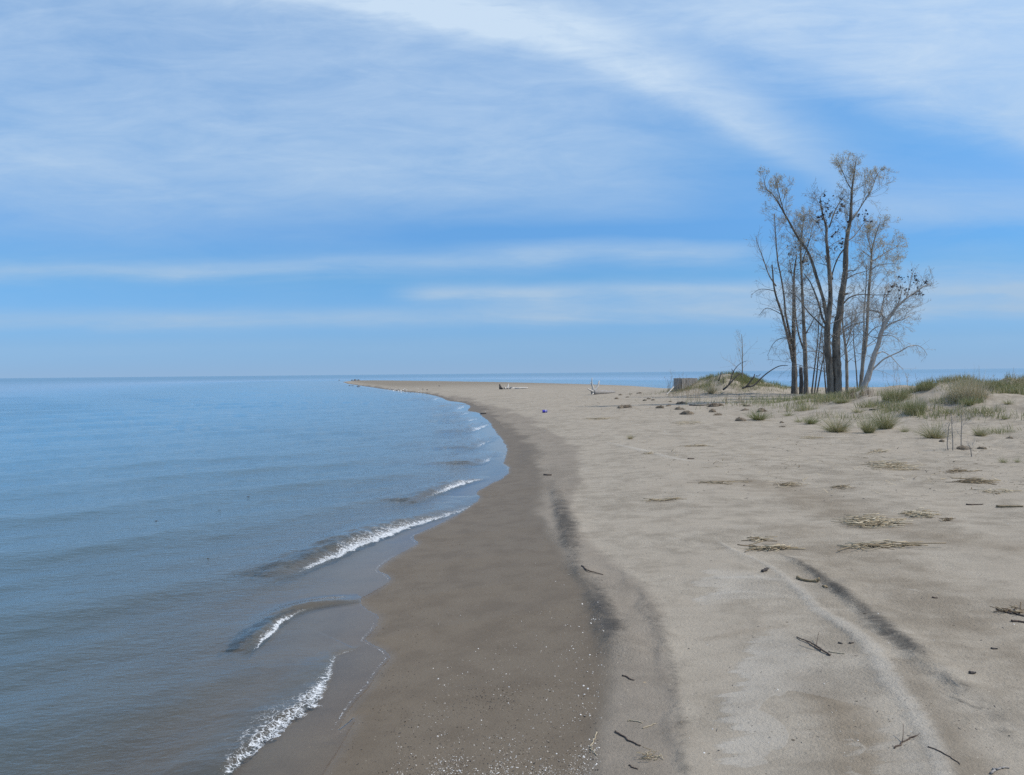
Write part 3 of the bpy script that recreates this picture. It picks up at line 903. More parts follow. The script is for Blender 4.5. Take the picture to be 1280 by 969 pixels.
make_tree('bare_tree', 'bare tree with forked trunk at the left edge of the clump, one stem broken off', 'tree', (993, 490),
    [([(993, 490), (993, 460), (992, 440), (992, 415), (992, 390), (992, 365), (993, 340), (996, 318)], 7.5, 1.4),
     ([(991, 452), (988, 435), (984, 418), (980, 403), (976, 388), (970, 370), (967, 355), (966, 342), (965, 331)], 4, 1.5),
     ([(990, 430), (986, 412), (982, 392), (980, 370), (976, 345), (972, 325), (970, 300), (969, 285), (968, 268)], 3, .8),
     ([(967, 359), (958, 345), (951, 325), (946, 312), (942, 300)], 1.8, .5),
     ([(968, 366), (958, 363), (946, 363), (936, 370)], 1.1, .4),
     ([(978, 396), (966, 389), (955, 386), (946, 396)], 1.1, .4),
     ([(986, 424), (976, 423), (966, 429), (958, 445)], 1.2, .4)],
    Y=47, bark=BARK, twig=TWIG, seed=5, group=TREES,
    twig_spec=[(0, .35, 22, 1.3, .45, 3), (1, .25, 12, 1.1, .4, 2), (2, .45, 22, 1.3, .5, 3), (3, .2, 14, 1.1, .7, 2), (4, .2, 8, .6, .2, 2), (5, .2, 8, .7, 0, 2), (6, .2, 8, .7, -.1, 2), (0, .12, 18, 1.3, -.05, 3)],
    dead_at=[(995, 330, 16, 14, 14), (985, 320, 6, 10, 14)])
make_tree('bare_tree', 'straight slender bare tree with a dense tan bushy top behind the forked tree', 'tree', (1008, 493),
    [([(1008, 493), (1007, 465), (1006, 435), (1005, 412), (1004, 390), (1003, 368), (1002, 345), (1001, 325), (1001, 305), (1003, 285), (1005, 272)], 6, .8),
     ([(1006, 440), (1000, 424), (996, 405), (994, 385), (993, 365), (990, 345), (987, 325)], 2.6, .8),
     ([(1007, 418), (1014, 405), (1019, 396), (1026, 392)], 1.8, .6),
     ([(1002, 330), (1008, 312), (1013, 296), (1016, 280)], 1.8, .6)],
    Y=45, bark=BARK, twig=TWIG, seed=8, group=TREES, bud_on=(0, 3),
    twig_spec=[(0, .52, 44, 1.35, .9, 3), (1, .3, 18, 1.3, .5, 3), (2, .2, 10, 1.0, .3, 3), (3, .2, 22, 1.0, .9, 3), (0, .15, 18, 1.2, 0, 3)],
    dead_at=[(1000, 322, 40, 18, 16), (1010, 318, 16, 12, 12)])
for lab, base, pts, w, sd in [
    ('thin leaning sapling, leftmost of those crowded left of the twin trunk', (1015, 488), [(1015, 488), (1018, 462), (1021, 438), (1023, 415), (1024, 395), (1026, 375)], 2.2, 21),
    ('thin sapling rising second from the left beside the twin trunk', (1018, 493), [(1018, 493), (1021, 468), (1023, 445), (1026, 420), (1029, 398)], 2.4, 22),
    ('thin sapling leaning strongly right toward the twin trunk', (1021, 493), [(1021, 493), (1025, 470), (1029, 448), (1031, 430), (1033, 410)], 2.2, 23),
    ('thin sapling leaning left, nearest the foot of the twin trunk', (1033, 493), [(1033, 493), (1031, 472), (1030, 455), (1029, 435), (1028, 420)], 2.4, 24)]:
    make_tree('sapling', lab, 'tree', base, [(pts, w, .6)], Y=46, seed=sd, group='thin saplings left of the twin trunk', twig_spec=[(0, .3, 16, 1.1, .5, 3)])
make_tree('bare_tree', 'medium grey bare trunk just right of the twin trunk, losing its top among branches', 'tree', (1059, 490),
    [([(1059, 490), (1058.5, 465), (1058, 445), (1056, 428), (1054, 412), (1053, 395), (1053, 372), (1051, 355)], 4.4, .8),
     ([(1057, 435), (1062, 420), (1064, 405), (1066, 390)], 1.6, .6)],
    Y=44, bark=BARK_LIGHT, twig=TWIG, seed=31, group=TREES, twig_spec=[(0, .25, 26, 1.3, .35, 3), (1, .2, 10, .9, .4, 3)])
make_tree('sapling', 'thin dark sapling standing alone between the grey trunk and the pale tree', 'tree', (1072, 490),
    [([(1072, 490), (1070.5, 465), (1068.5, 443), (1067, 425), (1068, 405), (1070, 388)], 2.0, .6)], Y=45, seed=33, twig_spec=[(0, .3, 18, 1.1, .4, 3)])
make_tree('bare_tree', 'tan barked bare tree with two parallel stems and pale buds right of the tallest', 'tree', (1075, 493),
    [([(1075, 493), (1077, 470), (1079, 450), (1082, 430), (1084, 405), (1085, 380), (1087, 352), (1089, 330), (1090, 312), (1093, 300), (1097, 287), (1100, 278)], 5.2, .8),
     ([(1077, 462), (1078, 440), (1080, 415), (1080, 390), (1082, 365), (1083, 345), (1083, 332)], 2.6, .7),
     ([(1091, 326), (1098, 322), (1108, 315), (1118, 310), (1124, 306)], 1.6, .5),
     ([(1089, 318), (1087, 305), (1084, 295), (1086, 287)], 1.5, .5),
     ([(1088, 338), (1097, 332), (1110, 330), (1124, 330)], 1.4, .5),
     ([(1089, 322), (1080, 315), (1074, 311)], 1.2, .4),
     ([(1084, 420), (1091, 412), (1098, 408), (1104, 408)], 1.4, .5)],
    Y=41, bark=BARK_LIGHT, twig=TWIG_PALE, seed=41, group=TREES, bud_on=(0, 2, 3, 4, 5),
    twig_spec=[(0, .50, 30, 1.1, .7, 3), (1, .3, 24, 1.1, .6, 3), (2, .2, 16, .85, .5, 3), (3, .2, 14, .8, .8, 3), (4, .2, 14, .8, .3, 3), (5, .2, 8, .6, .6, 2), (6, .2, 10, .9, .1, 3), (0, .2, 22, 1.3, .1, 3)])
make_tree('bare_tree', 'pale smooth tree leaning right at the right side of the clump, spreading low branches', 'tree', (1074, 498),
    [([(1073, 498), (1078, 487), (1084, 474), (1089, 458), (1093, 444), (1098, 430), (1101, 417), (1108, 402), (1115, 392), (1122, 383), (1133, 373), (1145, 365), (1155, 358), (1162, 355)], 8.5, .7),
     ([(1102, 416), (1104, 405), (1104, 396), (1100, 391), (1094, 389), (1086, 388)], 3.6, 1.2),
     ([(1104, 413), (1112, 406), (1120, 402), (1130, 399), (1137, 395)], 2.6, .7),
     ([(1090, 463), (1097, 456), (1105, 449), (1115, 444), (1126, 439), (1136, 433), (1146, 432), (1154, 436), (1159, 444)], 2.2, .5),
     ([(1097, 442), (1104, 440), (1114, 446), (1122, 455), (1129, 462)], 1.5, .5),
     ([(1103, 420), (1112, 419), (1122, 424), (1131, 434)], 1.3, .4),
     ([(1104, 396), (1108, 380), (1111, 365), (1116, 352)], 2.0, .6),
     ([(1133, 373), (1137, 358), (1140, 345), (1143, 336)], 1.3, .5),
     ([(1120, 385), (1126, 370), (1128, 355)], 1.3, .5)],
    Y=37, bark=BARK_PALE, twig=TWIG_PALE, seed=43, group=TREES,
    twig_spec=[(0, .52, 34, 1.0, .6, 3), (1, .3, 16, 1.0, .1, 3), (2, .2, 18, .9, .2, 3), (3, .45, 12, .7, -.1, 2), (4, .2, 12, .9, -.2, 2), (5, .2, 10, .9, -.15, 2), (6, .2, 14, .8, .7, 3), (7, .2, 10, .5, .8, 2), (8, .2, 10, .6, .7, 2), (0, .2, 14, 1.2, -.05, 2)],
    dead_at=[(1140, 358, 34, 20, 14), (1155, 362, 14, 12, 12), (1122, 350, 14, 10, 14), (1118, 372, 8, 14, 10), (1135, 345, 10, 12, 10)])
make_tree('sapling', 'lone small bare sapling on the grassy mound left of the clump', 'tree', (928, 470),
    [([(928, 471), (928, 452), (928, 435), (927, 418)], 1.6, .5)], Y=51, seed=51, twig=TWIG_PALE, bark=BARK_LIGHT, twig_spec=[(0, .12, 18, .95, .55, 2)])

# a dead post-like stump between two trunks
def make_stump():
    Y = 46.0
    b = np.array([ray(1001.5, 493)[0] * Y, Y, 0]); b[2] = hz(b[0], b[1])
    top = at_depth(1001, 460, Y)
    root = empty('tree_stump', b, 'short broken dead stump standing between the forked tree and the slender tree', 'stump')
    mb = MB()
    P = np.array([b + [0, 0, -.2], b + [0, 0, .4], (b + top) / 2 + [.02, 0, 0], top])
    mb.tube(smooth_poly(P, 3), np.linspace(.13, .10, 10), 10, rough=.1); mb.build('trunk', BARK_DARK, root, b)
    mb = MB()
    for a in range(4):
        o_ = np.array([math.cos(a * 1.7) * .06, math.sin(a * 1.7) * .06, -.03])
        mb.tube([top + o_, top + o_ * 1.1 + [0, 0, .10 + .06 * (a % 3)]], [.045, .008], 5)
    mb.build('splinter', BARK_LIGHT, root, b)
make_stump()

# ------------------------------------------------------------------ driftwood
def px_world(px, Y): return np.array([at_depth(x, y, Y) for x, y in px])

def make_branch(label, base_px, Y, arms, mat=BARK_DARK):
    b = np.array([ray(*base_px)[0] * Y, Y, 0]); b[2] = hz(b[0], b[1])
    root = empty('fallen_branch', b, label, 'branch', 'fallen branches on the grassy mound')
    k = Y / F
    for i, (px, w0, w1, dep) in enumerate(arms):
        P = px_world(px, Y)
        P[:, 1] += np.linspace(0, dep, len(P))
        for p in P:
            p[2] = max(p[2], hz(p[0], p[1]) + .02)
        P = smooth_poly(P, 4)
        mb = MB(); mb.tube(P, np.linspace(w0 * k / 2, w1 * k / 2, len(P)), 7, rough=.06)
        mb.build('stem' if i == 0 else 'side_branch', mat, root, b)

make_branch('dark forked fallen branch propped up on the front of the mound beneath the lone sapling', (906, 487), 47.5,
    [([(904, 487), (910, 483), (918, 475), (925, 469), (932, 466)], 2.6, .9, .6), ([(911, 481), (914, 474), (917, 466), (922, 459), (928, 454), (936, 451)], 1.5, .5, .4),
     ([(917, 466), (915, 461)], 1.2, .6, .1), ([(898, 476), (901, 471), (903, 466)], 1.4, 1.1, .3), ([(904, 480), (905, 474), (905, 469)], 1.0, .5, .3)])
make_branch('long dark bowed fallen branch reaching from the sand up to the forked tree', (930, 485), 46.5,
    [([(928, 485.5), (934, 483.5), (942, 482.5), (949, 477), (956, 470.5), (965, 464), (974, 459), (981, 457), (989, 457)], 2.4, .8, .6), ([(933, 483.5), (938, 478), (944, 471), (946, 468)], 2.2, 1.2, .4), ([(945, 470), (949, 470), (952, 467.5)], 1.2, .6, .2)])

def make_root_log():
    Y = 56.0; k = 1.35 * Y / F
    b = at_depth(750, 491, Y); b[2] = hz(b[0], b[1])
    root = empty('driftwood_log', b, 'grey driftwood log on the sand with upturned bleached root prongs', 'driftwood')
    P = px_world([(741, 489.5), (748, 490.5), (756, 490.5), (764, 490.2), (772, 490.2)], Y)
    P[:, 1] += [.0, .3, .7, 1.2, 1.7]
    P[:, 2] = [hz(p[0], p[1]) + r_ * .8 for p, r_ in zip(P, (.15, .16, .13, .09, .06))]
    P[0, 2] += .06
    P = smooth_poly(P, 4)
    mb = MB(); mb.tube(P, np.linspace(.22, .09, len(P)), 9, rough=.07); mb.build('trunk', DRIFT, root, b)
    c = P[0]
    for px, w, dy in [([(743, 489), (741, 485), (739.5, 480), (739.6, 472)], 3.0, -.2), ([(745, 489), (747, 484), (749, 478), (749.5, 476)], 3.2, .3), ([(743, 490), (739, 488.5), (735, 486.5), (733.5, 485.5)], 2.8, -.5),
                       ([(744, 489), (742, 484), (738.5, 478)], 2.0, .5), ([(743, 491), (741, 492.5), (738.5, 493)], 2.0, -.4)]:
        Q = px_world(px, Y); Q[0] = c + (Q[0] - c) * .3
        Q[:, 1] += np.linspace(0, dy, len(Q))
        for q in Q: q[2] = max(q[2], hz(q[0], q[1]) + .03)
        Q = smooth_poly(Q, 3)
        mb = MB(); mb.tube(Q, np.linspace(w * k / 2, .02, len(Q)), 6, rough=.06); mb.build('root', BARK_WHITE, root, b)
make_root_log()

def make_white_snag():
    Y = 78.0; k = Y / F
    b = at_depth(638, 487, Y); b[2] = hz(b[0], b[1])
    root = empty('driftwood_snag', b, 'small bleached white driftwood snag lying far out on the flat sand', 'driftwood')
    zz = lambda p, d=.05: np.array([p[0], p[1], max(p[2], hz(p[0], p[1]) + d)])
    def arm(name, px, w0, w1, dy=0):
        Q = px_world(px, Y); Q[:, 1] += np.linspace(0, dy, len(Q)); Q = np.array([zz(q) for q in Q]); Q = smooth_poly(Q, 3)
        mb = MB(); mb.tube(Q, np.linspace(w0 * k * .8, w1 * k * .7, len(Q)), 6, rough=.08); mb.build(name, BARK_WHITE, root, b)
    arm('trunk', [(630, 486.6), (637, 486.2), (644, 485.8), (652, 485.2), (660, 485.2)], 2.0, 1.0, 1.0)
    arm('branch', [(634, 486), (635, 483), (635.5, 480)], 1.8, .7, .3)
    arm('branch', [(632, 486.5), (630.5, 484.5), (630, 483)], 1.4, .6, -.4)
    arm('branch', [(637, 486), (639, 484.3), (641, 483.5)], 1.6, .7, -.3)
    arm('branch', [(644, 486), (647, 486.4), (650, 486.9)], 1.2, .7, -.6)
    b2 = at_depth(626, 488, Y); b2[2] = hz(b2[0], b2[1])
    root = empty('tree_stump', b2, 'small dark upright stump beside the white driftwood snag far out', 'stump')
    P = np.array([b2 + [0, 0, -.1], b2 + [-.03, 0, .2], b2 + [-.08, 0, .36], b2 + [-.11, 0, .52]])
    mb = MB(); mb.tube(smooth_poly(P, 3), np.linspace(.17, .05, 10), 7, rough=.15); mb.build('trunk', DRIFT_DARK, root, b2)
    mb = MB(); mb.tube([b2 + [0, 0, .12], b2 + [.12, -.1, .12], b2 + [.2, -.1, .02]], [.10, .09, .05], 6, rough=.2); mb.build('root', BARK_DARK, root, b2)
make_white_snag()

# ------------------------------------------------------------------ weathered box of upright boards
def make_box():
    Y = float(ground(852, 488)[1]); k = Y / F
    m, t = material('weathered_boards')
    tc = t.new('ShaderNodeTexCoord').outputs['Object']
    v = t.mapping(tc, (1, 1, .10))
    n = t.noise(v, 14, 5, .7); n2 = t.noise(tc, 2.2, 4, .6); n3 = t.noise(v, 45, 3, .7)
    c = t.mixc((n * .6 + n3 * .4).ss(.35, .66), (.20, .18, .16), (.50, .46, .41))
    c = t.mixc(n2.ss(.45, .7) * .4, c, (.24, .205, .17))
    sh = t.shader('ShaderNodeBsdfPrincipled', Base_Color=c, Roughness=.95, Normal=t.bump(n * .6 + n3 * .4, .02), Specular_IOR_Level=.1)
    t.L.new(sh, t.out)
    p = at_depth(852, 487, Y)
    b = np.array([p[0], Y, hz(p[0], Y)])
    top = at_depth(852, 472.6, Y)[2]
    hgt = top - b[2]
    root = empty('board_box', b, 'weathered grey box of upright boards half hidden by dead weeds at the mound', 'box')
    rr = np.random.default_rng(5)
    A = np.array([0, 0]); B = np.array([21 * k, .35]); Cc = np.array([-7.2 * k, .62]); D = B + (Cc - A)
    def side(a, b_, name, nb):
        mb = MB()
        e = (b_ - a); L = np.linalg.norm(e); e /= L; nrm = np.array([e[1], -e[0]])
        w = L / nb
        for i in range(nb):
            s0, s1 = i * w + .006, (i + 1) * w - .006
            h_ = hgt - rr.uniform(0, .035); th = .035 + rr.uniform(-.004, .008)
            c4 = [a + e * s0 + nrm * th, a + e * s1 + nrm * th, a + e * s1, a + e * s0]
            V = [[q[0], q[1], z] for z in (-.3, h_) for q in c4]
            mb.add(V, [(0, 1, 5, 4), (1, 2, 6, 5), (2, 3, 7, 6), (3, 0, 4, 7), (4, 5, 6, 7), (3, 2, 1, 0)])
        o = mb.build(name, m, root, smooth=False)
        return o
    side(A, B, 'front_boards', 9); side(Cc, A, 'side_board', 5); side(B, D, 'side_board', 5); side(D, Cc, 'back_boards', 9)
    mb = MB()                                          # top rail along the inside of the rim
    for a, b_ in ((A, B), (B, D), (D, Cc), (Cc, A)):
        mid = (A + D) / 2
        pa = a + (mid - a) * .09; pb = b_ + (mid - b_) * .09
        mb.tube([[pa[0], pa[1], hgt - .10], [pb[0], pb[1], hgt - .10]], .045, 4)
    mb.build('rail', m, root, smooth=False)
    mb = MB()
    mb.add([[q[0], q[1], hgt - .16] for q in (A * .98 + D * .02, B * .98 + Cc * .02, D, Cc)], [(0, 1, 2, 3)])
    mb.build('lid', m, root, smooth=False)
    pl = empty('plank', ground(838, 491), 'pale plank leaning against the left side of the board box', 'plank')
    q0 = at_depth(834, 491.5, Y - 1.0); q0[2] = hz(q0[0], q0[1]) + .03
    q1 = at_depth(843.5, 482, Y + .3)
    pl.location = tuple(q0)
    d = q1 - q0; mb = MB()
    side_ = np.array([0, .07, 0]); nn = np.cross(d, side_); nn = nn / np.linalg.norm(nn) * .025
    V = [q0 - side_ - nn, q0 + side_ - nn, q0 + side_ + nn, q0 - side_ + nn]; V = V + [v_ + d for v_ in V]
    mb.add(V, [(3, 2, 1, 0), (4, 5, 6, 7), (0, 1, 5, 4), (1, 2, 6, 5), (2, 3, 7, 6), (3, 0, 4, 7)])
    mb.build('board', BARK_WHITE, pl, q0, smooth=False)
make_box()

# ------------------------------------------------------------------ grass
def blade(mb, rr, p, d0, L, w, tint, curl=.7, nseg=4):
    d = np.array(d0, float); d /= np.linalg.norm(d)
    side = np.cross(d, [0, 0, 1.0]);
    if np.linalg.norm(side) < 1e-3: side = np.array([1.0, 0, 0])
    side /= np.linalg.norm(side)
    a = rr.uniform(0, math.pi); fwd_ = np.cross(side, d)
    side = side * math.cos(a) + fwd_ * math.sin(a)
    V = []; q = np.array(p, float); hd = np.array([d[0], d[1], 0.0])
    for i in range(nseg + 1):
        t = i / nseg
        ww = w * (1 - t) ** .7 * .5 + .0006
        V += [q - side * ww, q + side * ww]
        d = d + (hd * .5 - np.array([0, 0, .5])) * curl * .28 * (t + .15)
        d /= np.linalg.norm(d)
        q = q + d * L / nseg
    mb.add(V, [(2 * i, 2 * i + 1, 2 * i + 3, 2 * i + 2) for i in range(nseg)], tint)

def tuft_mesh(seed, n, R, Hh, lo, hi, w=.011, lean=.45, curl=.8, base_brown=0):
    rr = np.random.default_rng(seed); mb = MB()
    for i in range(n):
        a = rr.uniform(0, 2 * math.pi); e_ = math.sqrt(rr.uniform(0, 1)); q = R * (.45 if R < .3 else 1) * e_
        p = [q * math.cos(a), q * math.sin(a), -.03]
        out = np.array([math.cos(a), math.sin(a), 0]) * lean * (1.9 if R < .3 else 1) * e_ * rr.uniform(.2, 1.5) + np.append(rr.normal(0, .34, 2), 1)
        L = Hh * rr.uniform(.45, 1.1) * (1 + (.25 * e_ if R < .3 else 0))
        tint = rr.uniform(lo, hi)
        if rr.uniform() < .25: tint = rr.uniform(.5, 1); L *= rr.uniform(.5, 1.0)
        if rr.uniform() < .06: L *= 1.35
        if base_brown and rr.uniform() < base_brown: L *= .5; tint = rr.uniform(.55, .75)
        blade(mb, rr, p, out, L, w * rr.uniform(.6, 1.2), tint, curl)
    return mb

PROTO = {}
def proto(kind, i):
    key = (kind, i)
    if key in PROTO: return PROTO[key]
    S = dict(green=(420, .16, .38, .0, .5, .0055, .6, .7, 0), olive=(620, .24, .50, .15, .68, .0055, .45, .6, .15), straw=(340, .22, .55, .6, 1.0, .009, .35, .5, 0),
             mixed=(680, .22, .46, .2, .85, .0055, .8, 1.1, .4), small=(130, .10, .26, .1, .75, .005, .8, .8, 0), spread=(260, .42, .24, .12, .7, .009, .5, .8, 0),
             big=(800, .50, .62, .12, .62, .011, .4, .6, .1), bigstraw=(900, .55, .75, .58, 1.0, .010, .35, .5, 0))[kind]
    mb = tuft_mesh(hash(kind) % 1 + 100 * i + len(kind) * 7, S[0], S[1], S[2], S[3], S[4], S[5], S[6], S[7], S[8])
    o = mb.build('grass_tuft', GRASS)
    me = o.data; bpy.data.objects.remove(o)
    PROTO[key] = (me, S[2])
    return PROTO[key]

def put_tuft(px, py, hpx, kind, i, label, group, wide=1.0, seed=0):
    g = ground(px, py)
    me, Hh = proto(kind, i)
    rr = random.Random(int(px * 13 + py * 7 + seed))
    o = bpy.data.objects.new('grass_tuft', me); COL.objects.link(o)
    s = hpx * g[1] / F / Hh
    o.location = tuple(g); o.scale = (s * wide, s * wide, s); o.rotation_euler = (0, 0, rr.uniform(0, 6.28))
    tag(o, label, 'grass tuft', group)
    return o

GT = 'tufts of dune grass'
for a in [
    (1046, 540, 26, 'mixed', 0, 'rusty brown and green grass tuft standing alone on sand in front of the twin trunk', .95),
    (1086, 541, 22, 'olive', 1, 'green tuft with an orange brown foot, left of a close pair on the dune foot', .85),
    (1106, 536, 28, 'olive', 0, 'dark olive round tuft, right of a close pair on the dune foot', .9),
    (1013, 530, 12, 'green', 0, 'low dark green tuft left of the rusty brown one', 1.2),
    (998, 528, 7, 'small', 0, 'very small green tuft left of the low dark green one', 1.3),
    (948, 525, 14, 'green', 1, 'pale green tuft growing beside a dark root clump, farthest left on bare sand', 1.3),
    (985, 520, 8, 'small', 1, 'small green tuft halfway between the pale green tuft and the twin trunk', 1.2),
    (1009, 513, 11, 'spread', 0, 'spreading green tuft on the sand just left of the twin trunk foot', .7),
    (1072, 516, 11, 'small', 0, 'small brownish tuft on the sand below the leaning pale tree', 1.0),
    (1168, 548, 25, 'mixed', 1, 'straw green fountain shaped tuft with a brown base beside the bare stems', .9),
    (1131, 540, 11, 'small', 1, 'small upright green tuft left of the fountain shaped tuft', .8),
    (1225, 545, 16, 'mixed', 0, 'small straw tuft with a rusty base right of the bare stems', .8),
    (1251, 541, 11, 'spread', 1, 'low thin tuft, rightmost on the bare sand', .8),
    (1143, 518, 26, 'big', 0, 'wide olive tuft with a dark left side, lowest on the dune face', .55),
    (1118, 500, 20, 'big', 1, 'broad dark olive clump at the left shoulder of the dune', .8),
    (1210, 500, 34, 'bigstraw', 0, 'large straw coloured clump at the crest of the dune', .8),
    (1181, 503, 12, 'spread', 0, 'bright green low patch below and left of the straw clump', .8),
    (1212, 507, 12, 'green', 0, 'bright green tuft directly under the straw clump', 1.0),
    (1159, 487, 15, 'big', 0, 'olive clump on the dune skyline left of the straw clump', .8),
    (1241, 486, 15, 'big', 1, 'dark green clump on the dune skyline right of the straw clump', .8),
    (1260, 490, 12, 'green', 1, 'bright green clump on the dune crest near the right border', 1.8),
    (1276, 489, 11, 'olive', 1, 'green clump cut by the right border on the dune crest', 1.8),
    (1260, 505, 9, 'small', 0, 'small grey green tuft on bare sand below the right crest', 1.2),
    (1232, 515, 11, 'spread', 1, 'sparse grey green patch on the sand slope right of the bright green tuft', 1.0),
    (1258, 524, 8, 'small', 1, 'small dark green tuft midway down the right slope', 1.2),
    (1180, 472, 7, 'spread', 0, 'thin tan tuft on the very top of the dune', .8),
    (889, 492, 13, 'straw', 0, 'tan dry tuft at the left foot of the grassy mound', 1.1),
    (1254, 578, 8, 'small', 0, 'tiny sparse tuft on the flat sand near the right border, below the dune', 1.1),
    (788, 549, 6, 'straw', 1, 'tiny yellow straw tuft alone on the open beach', 1.4),
    (1272, 578, 8, 'small', 1, 'tiny green sprig at the right border on flat sand', .8),
    (1098, 508, 11, 'spread', 0, 'low green patch between the leaning pale tree and the dune', 1.1),
    (1052, 504, 9, 'green', 0, 'bright green grass around the foot of the twin trunk', 2.0),
    (1193, 516, 10, 'spread', 1, 'sparse green blades in the middle of the dune face', 1.2),
]:
    put_tuft(*a[:5], a[5], GT, a[6])

def cover(name, label, areas, seed, hm=(.12, .3), thr=(-.04, .42)):
    rr = np.random.default_rng(seed); mb = MB()
    for (cx, cy, sx, sy, n, l0, l1) in areas:
        xs = rr.normal(cx, sx, n); ys = rr.normal(cy, sy, n)
        # blades gather in patches
        keepm = fbm(xs * 1.1, ys * 1.1, 200 + seed, 3) > rr.uniform(thr[0], thr[1], n)
        xs, ys = xs[keepm], ys[keepm]
        zs = height(xs, ys)
        for x, y, z in zip(xs, ys, zs):
            if z < .3: continue
            d = np.append(rr.normal(0, .28, 2), 1)
            blade(mb, rr, [x, y, z - .02], d, rr.uniform(*hm), rr.uniform(.009, .020), rr.uniform(l0, l1), .6, 2)
    o = mb.build(name, GRASS)
    tag(o, label, 'grass', kind='stuff')
cover('dune_grass', 'thin green and straw grass spread over the right dune', [
    (15.3, 26.0, 1.8, 1.8, 13000, .1, .9), (12.8, 29.5, 1.5, 2.2, 9000, .15, .85), (19.5, 26.8, 2.4, 2.2, 9000, .0, .7), (25, 29, 4, 3, 4000, .0, .6), (14.8, 23.4, 1.7, 1.4, 5200, .1, .9), (18.5, 24.5, 2.2, 1.2, 3600, .2, .95),
    (13.0, 33.5, 1.6, 2.2, 4500, .05, .7), (12.6, 26.0, 1.5, 2.2, 5000, .1, .8), (15.8, 27.5, 2.2, 1.2, 4000, .5, 1.0), (15.5, 20.5, 2, 1.6, 700, .1, .8)], 1, (.12, .34))
cover('mound_grass', 'short green and tan grass covering the small mound left of the trees', [
    (13.3, 50.7, 1.5, 1.2, 11000, .05, .75), (15.6, 51.4, 1.6, 1.0, 8000, .0, .5), (12.0, 53.0, .7, .8, 1500, .4, 1.0), (15.0, 39, 2.5, 2.5, 2200, .1, .7), (11.0, 37, 2.2, 2.5, 500, .1, .7)], 2, (.12, .34), (-.32, .25))

def make_weeds(name, label, areas, seed, tint=(.35, .8), group=None):
    """dead standing stalks with short side twigs"""
    rr = np.random.default_rng(seed)
    mb = MB(); base = None
    for (px, py, n, wpx, hpx) in areas:
        for _ in range(n):
            g = ground(px + rr.normal(0, wpx), py + rr.uniform(-1, 1))
            if base is None: base = g
            L = hpx * g[1] / F * rr.uniform(.55, 1.1)
            P = grow(rr, g - [0, 0, .03], np.array([rr.normal(0, .16), rr.normal(0, .16), 1]), L, .25, 5, .05)
            tt = float(rr.uniform(*tint))
            mb.tube(P, np.linspace(.0065, .003, len(P)), 3, False, tt)
            for j in range(int(rr.integers(1, 5))):
                i = int(rr.integers(2, 5)); d = np.array([rr.normal(0, .6), rr.normal(0, .6), .9])
                Q = grow(rr, P[i], d, L * rr.uniform(.12, .3), .2, 3, .1)
                mb.tube(Q, np.linspace(.0045, .002, len(Q)), 3, False, tt)
    o = mb.build(name, STRAW, None, base); o.location = tuple(base)
    tag(o, label, 'weeds', group)
make_weeds('dead_weeds', 'reddish brown dead weed stalks standing in front of the board box', [(866, 500, 26, 7, 24), (842, 496, 18, 5, 16), (852, 490, 10, 6, 16)], 61, (.25, .6))
make_weeds('dead_weeds', 'thin dead stalks rising left of and behind the board box', [(850, 489, 10, 8, 30), (838, 489, 6, 3, 20)], 62, (.1, .4))
make_weeds('dead_weeds', 'sparse grey stalks on the sand below the forked fallen branch', [(905, 505, 6, 2, 16), (925, 507, 10, 3, 18)], 63, (.2, .55))
make_weeds('dead_weeds', 'tall dry seed stalks against the water along the dune skyline', [(1125, 484, 7, 8, 20), (1165, 476, 8, 12, 16), (1215, 474, 14, 20, 15), (1265, 482, 12, 14, 17)], 64, (.2, .8))
make_weeds('dead_weeds', 'dead brush tangled around the foot of the leaning pale tree', [(1064, 497, 26, 6, 14), (1082, 495, 20, 5, 14), (1056, 495, 10, 4, 8)], 66, (.1, .5))
STEMS = 'bare stems by the fountain shaped tuft'
for pts, lab in [([(1191, 563), (1191, 550), (1190, 535), (1189, 517)], 'tallest bare upright stem beside the fountain shaped tuft'),
                 ([(1186, 563), (1184, 556), (1185, 545), (1186, 534), (1188, 528)], 'crooked bare stem, left of three beside the fountain shaped tuft'),
                 ([(1201.5, 560), (1201.5, 545), (1202, 530), (1202, 519)], 'straight bare stem rising out of the dark brown clump'),
                 ([(1215, 571), (1214, 566), (1213, 561), (1211, 557)], 'short dark stem on flat sand right of the bare stems')]:
    g = ground(*pts[0]); P = px_world(pts, g[1]); P[0] = g - [0, 0, .05]
    P = smooth_poly(P, 3)
    root = empty('dead_weed', g, lab, 'stem', STEMS)
    mb = MB(); mb.tube(P, np.linspace(.010, .005, len(P)), 5); mb.build('stalk', TWIG, root, g)
    rr = np.random.default_rng(int(pts[0][0])); mb = MB(); twigs(rr, P, .01, mb, .25, 6, .22, .4, .0022, 2); mb.build('twigs', TWIG_PALE, root, g)

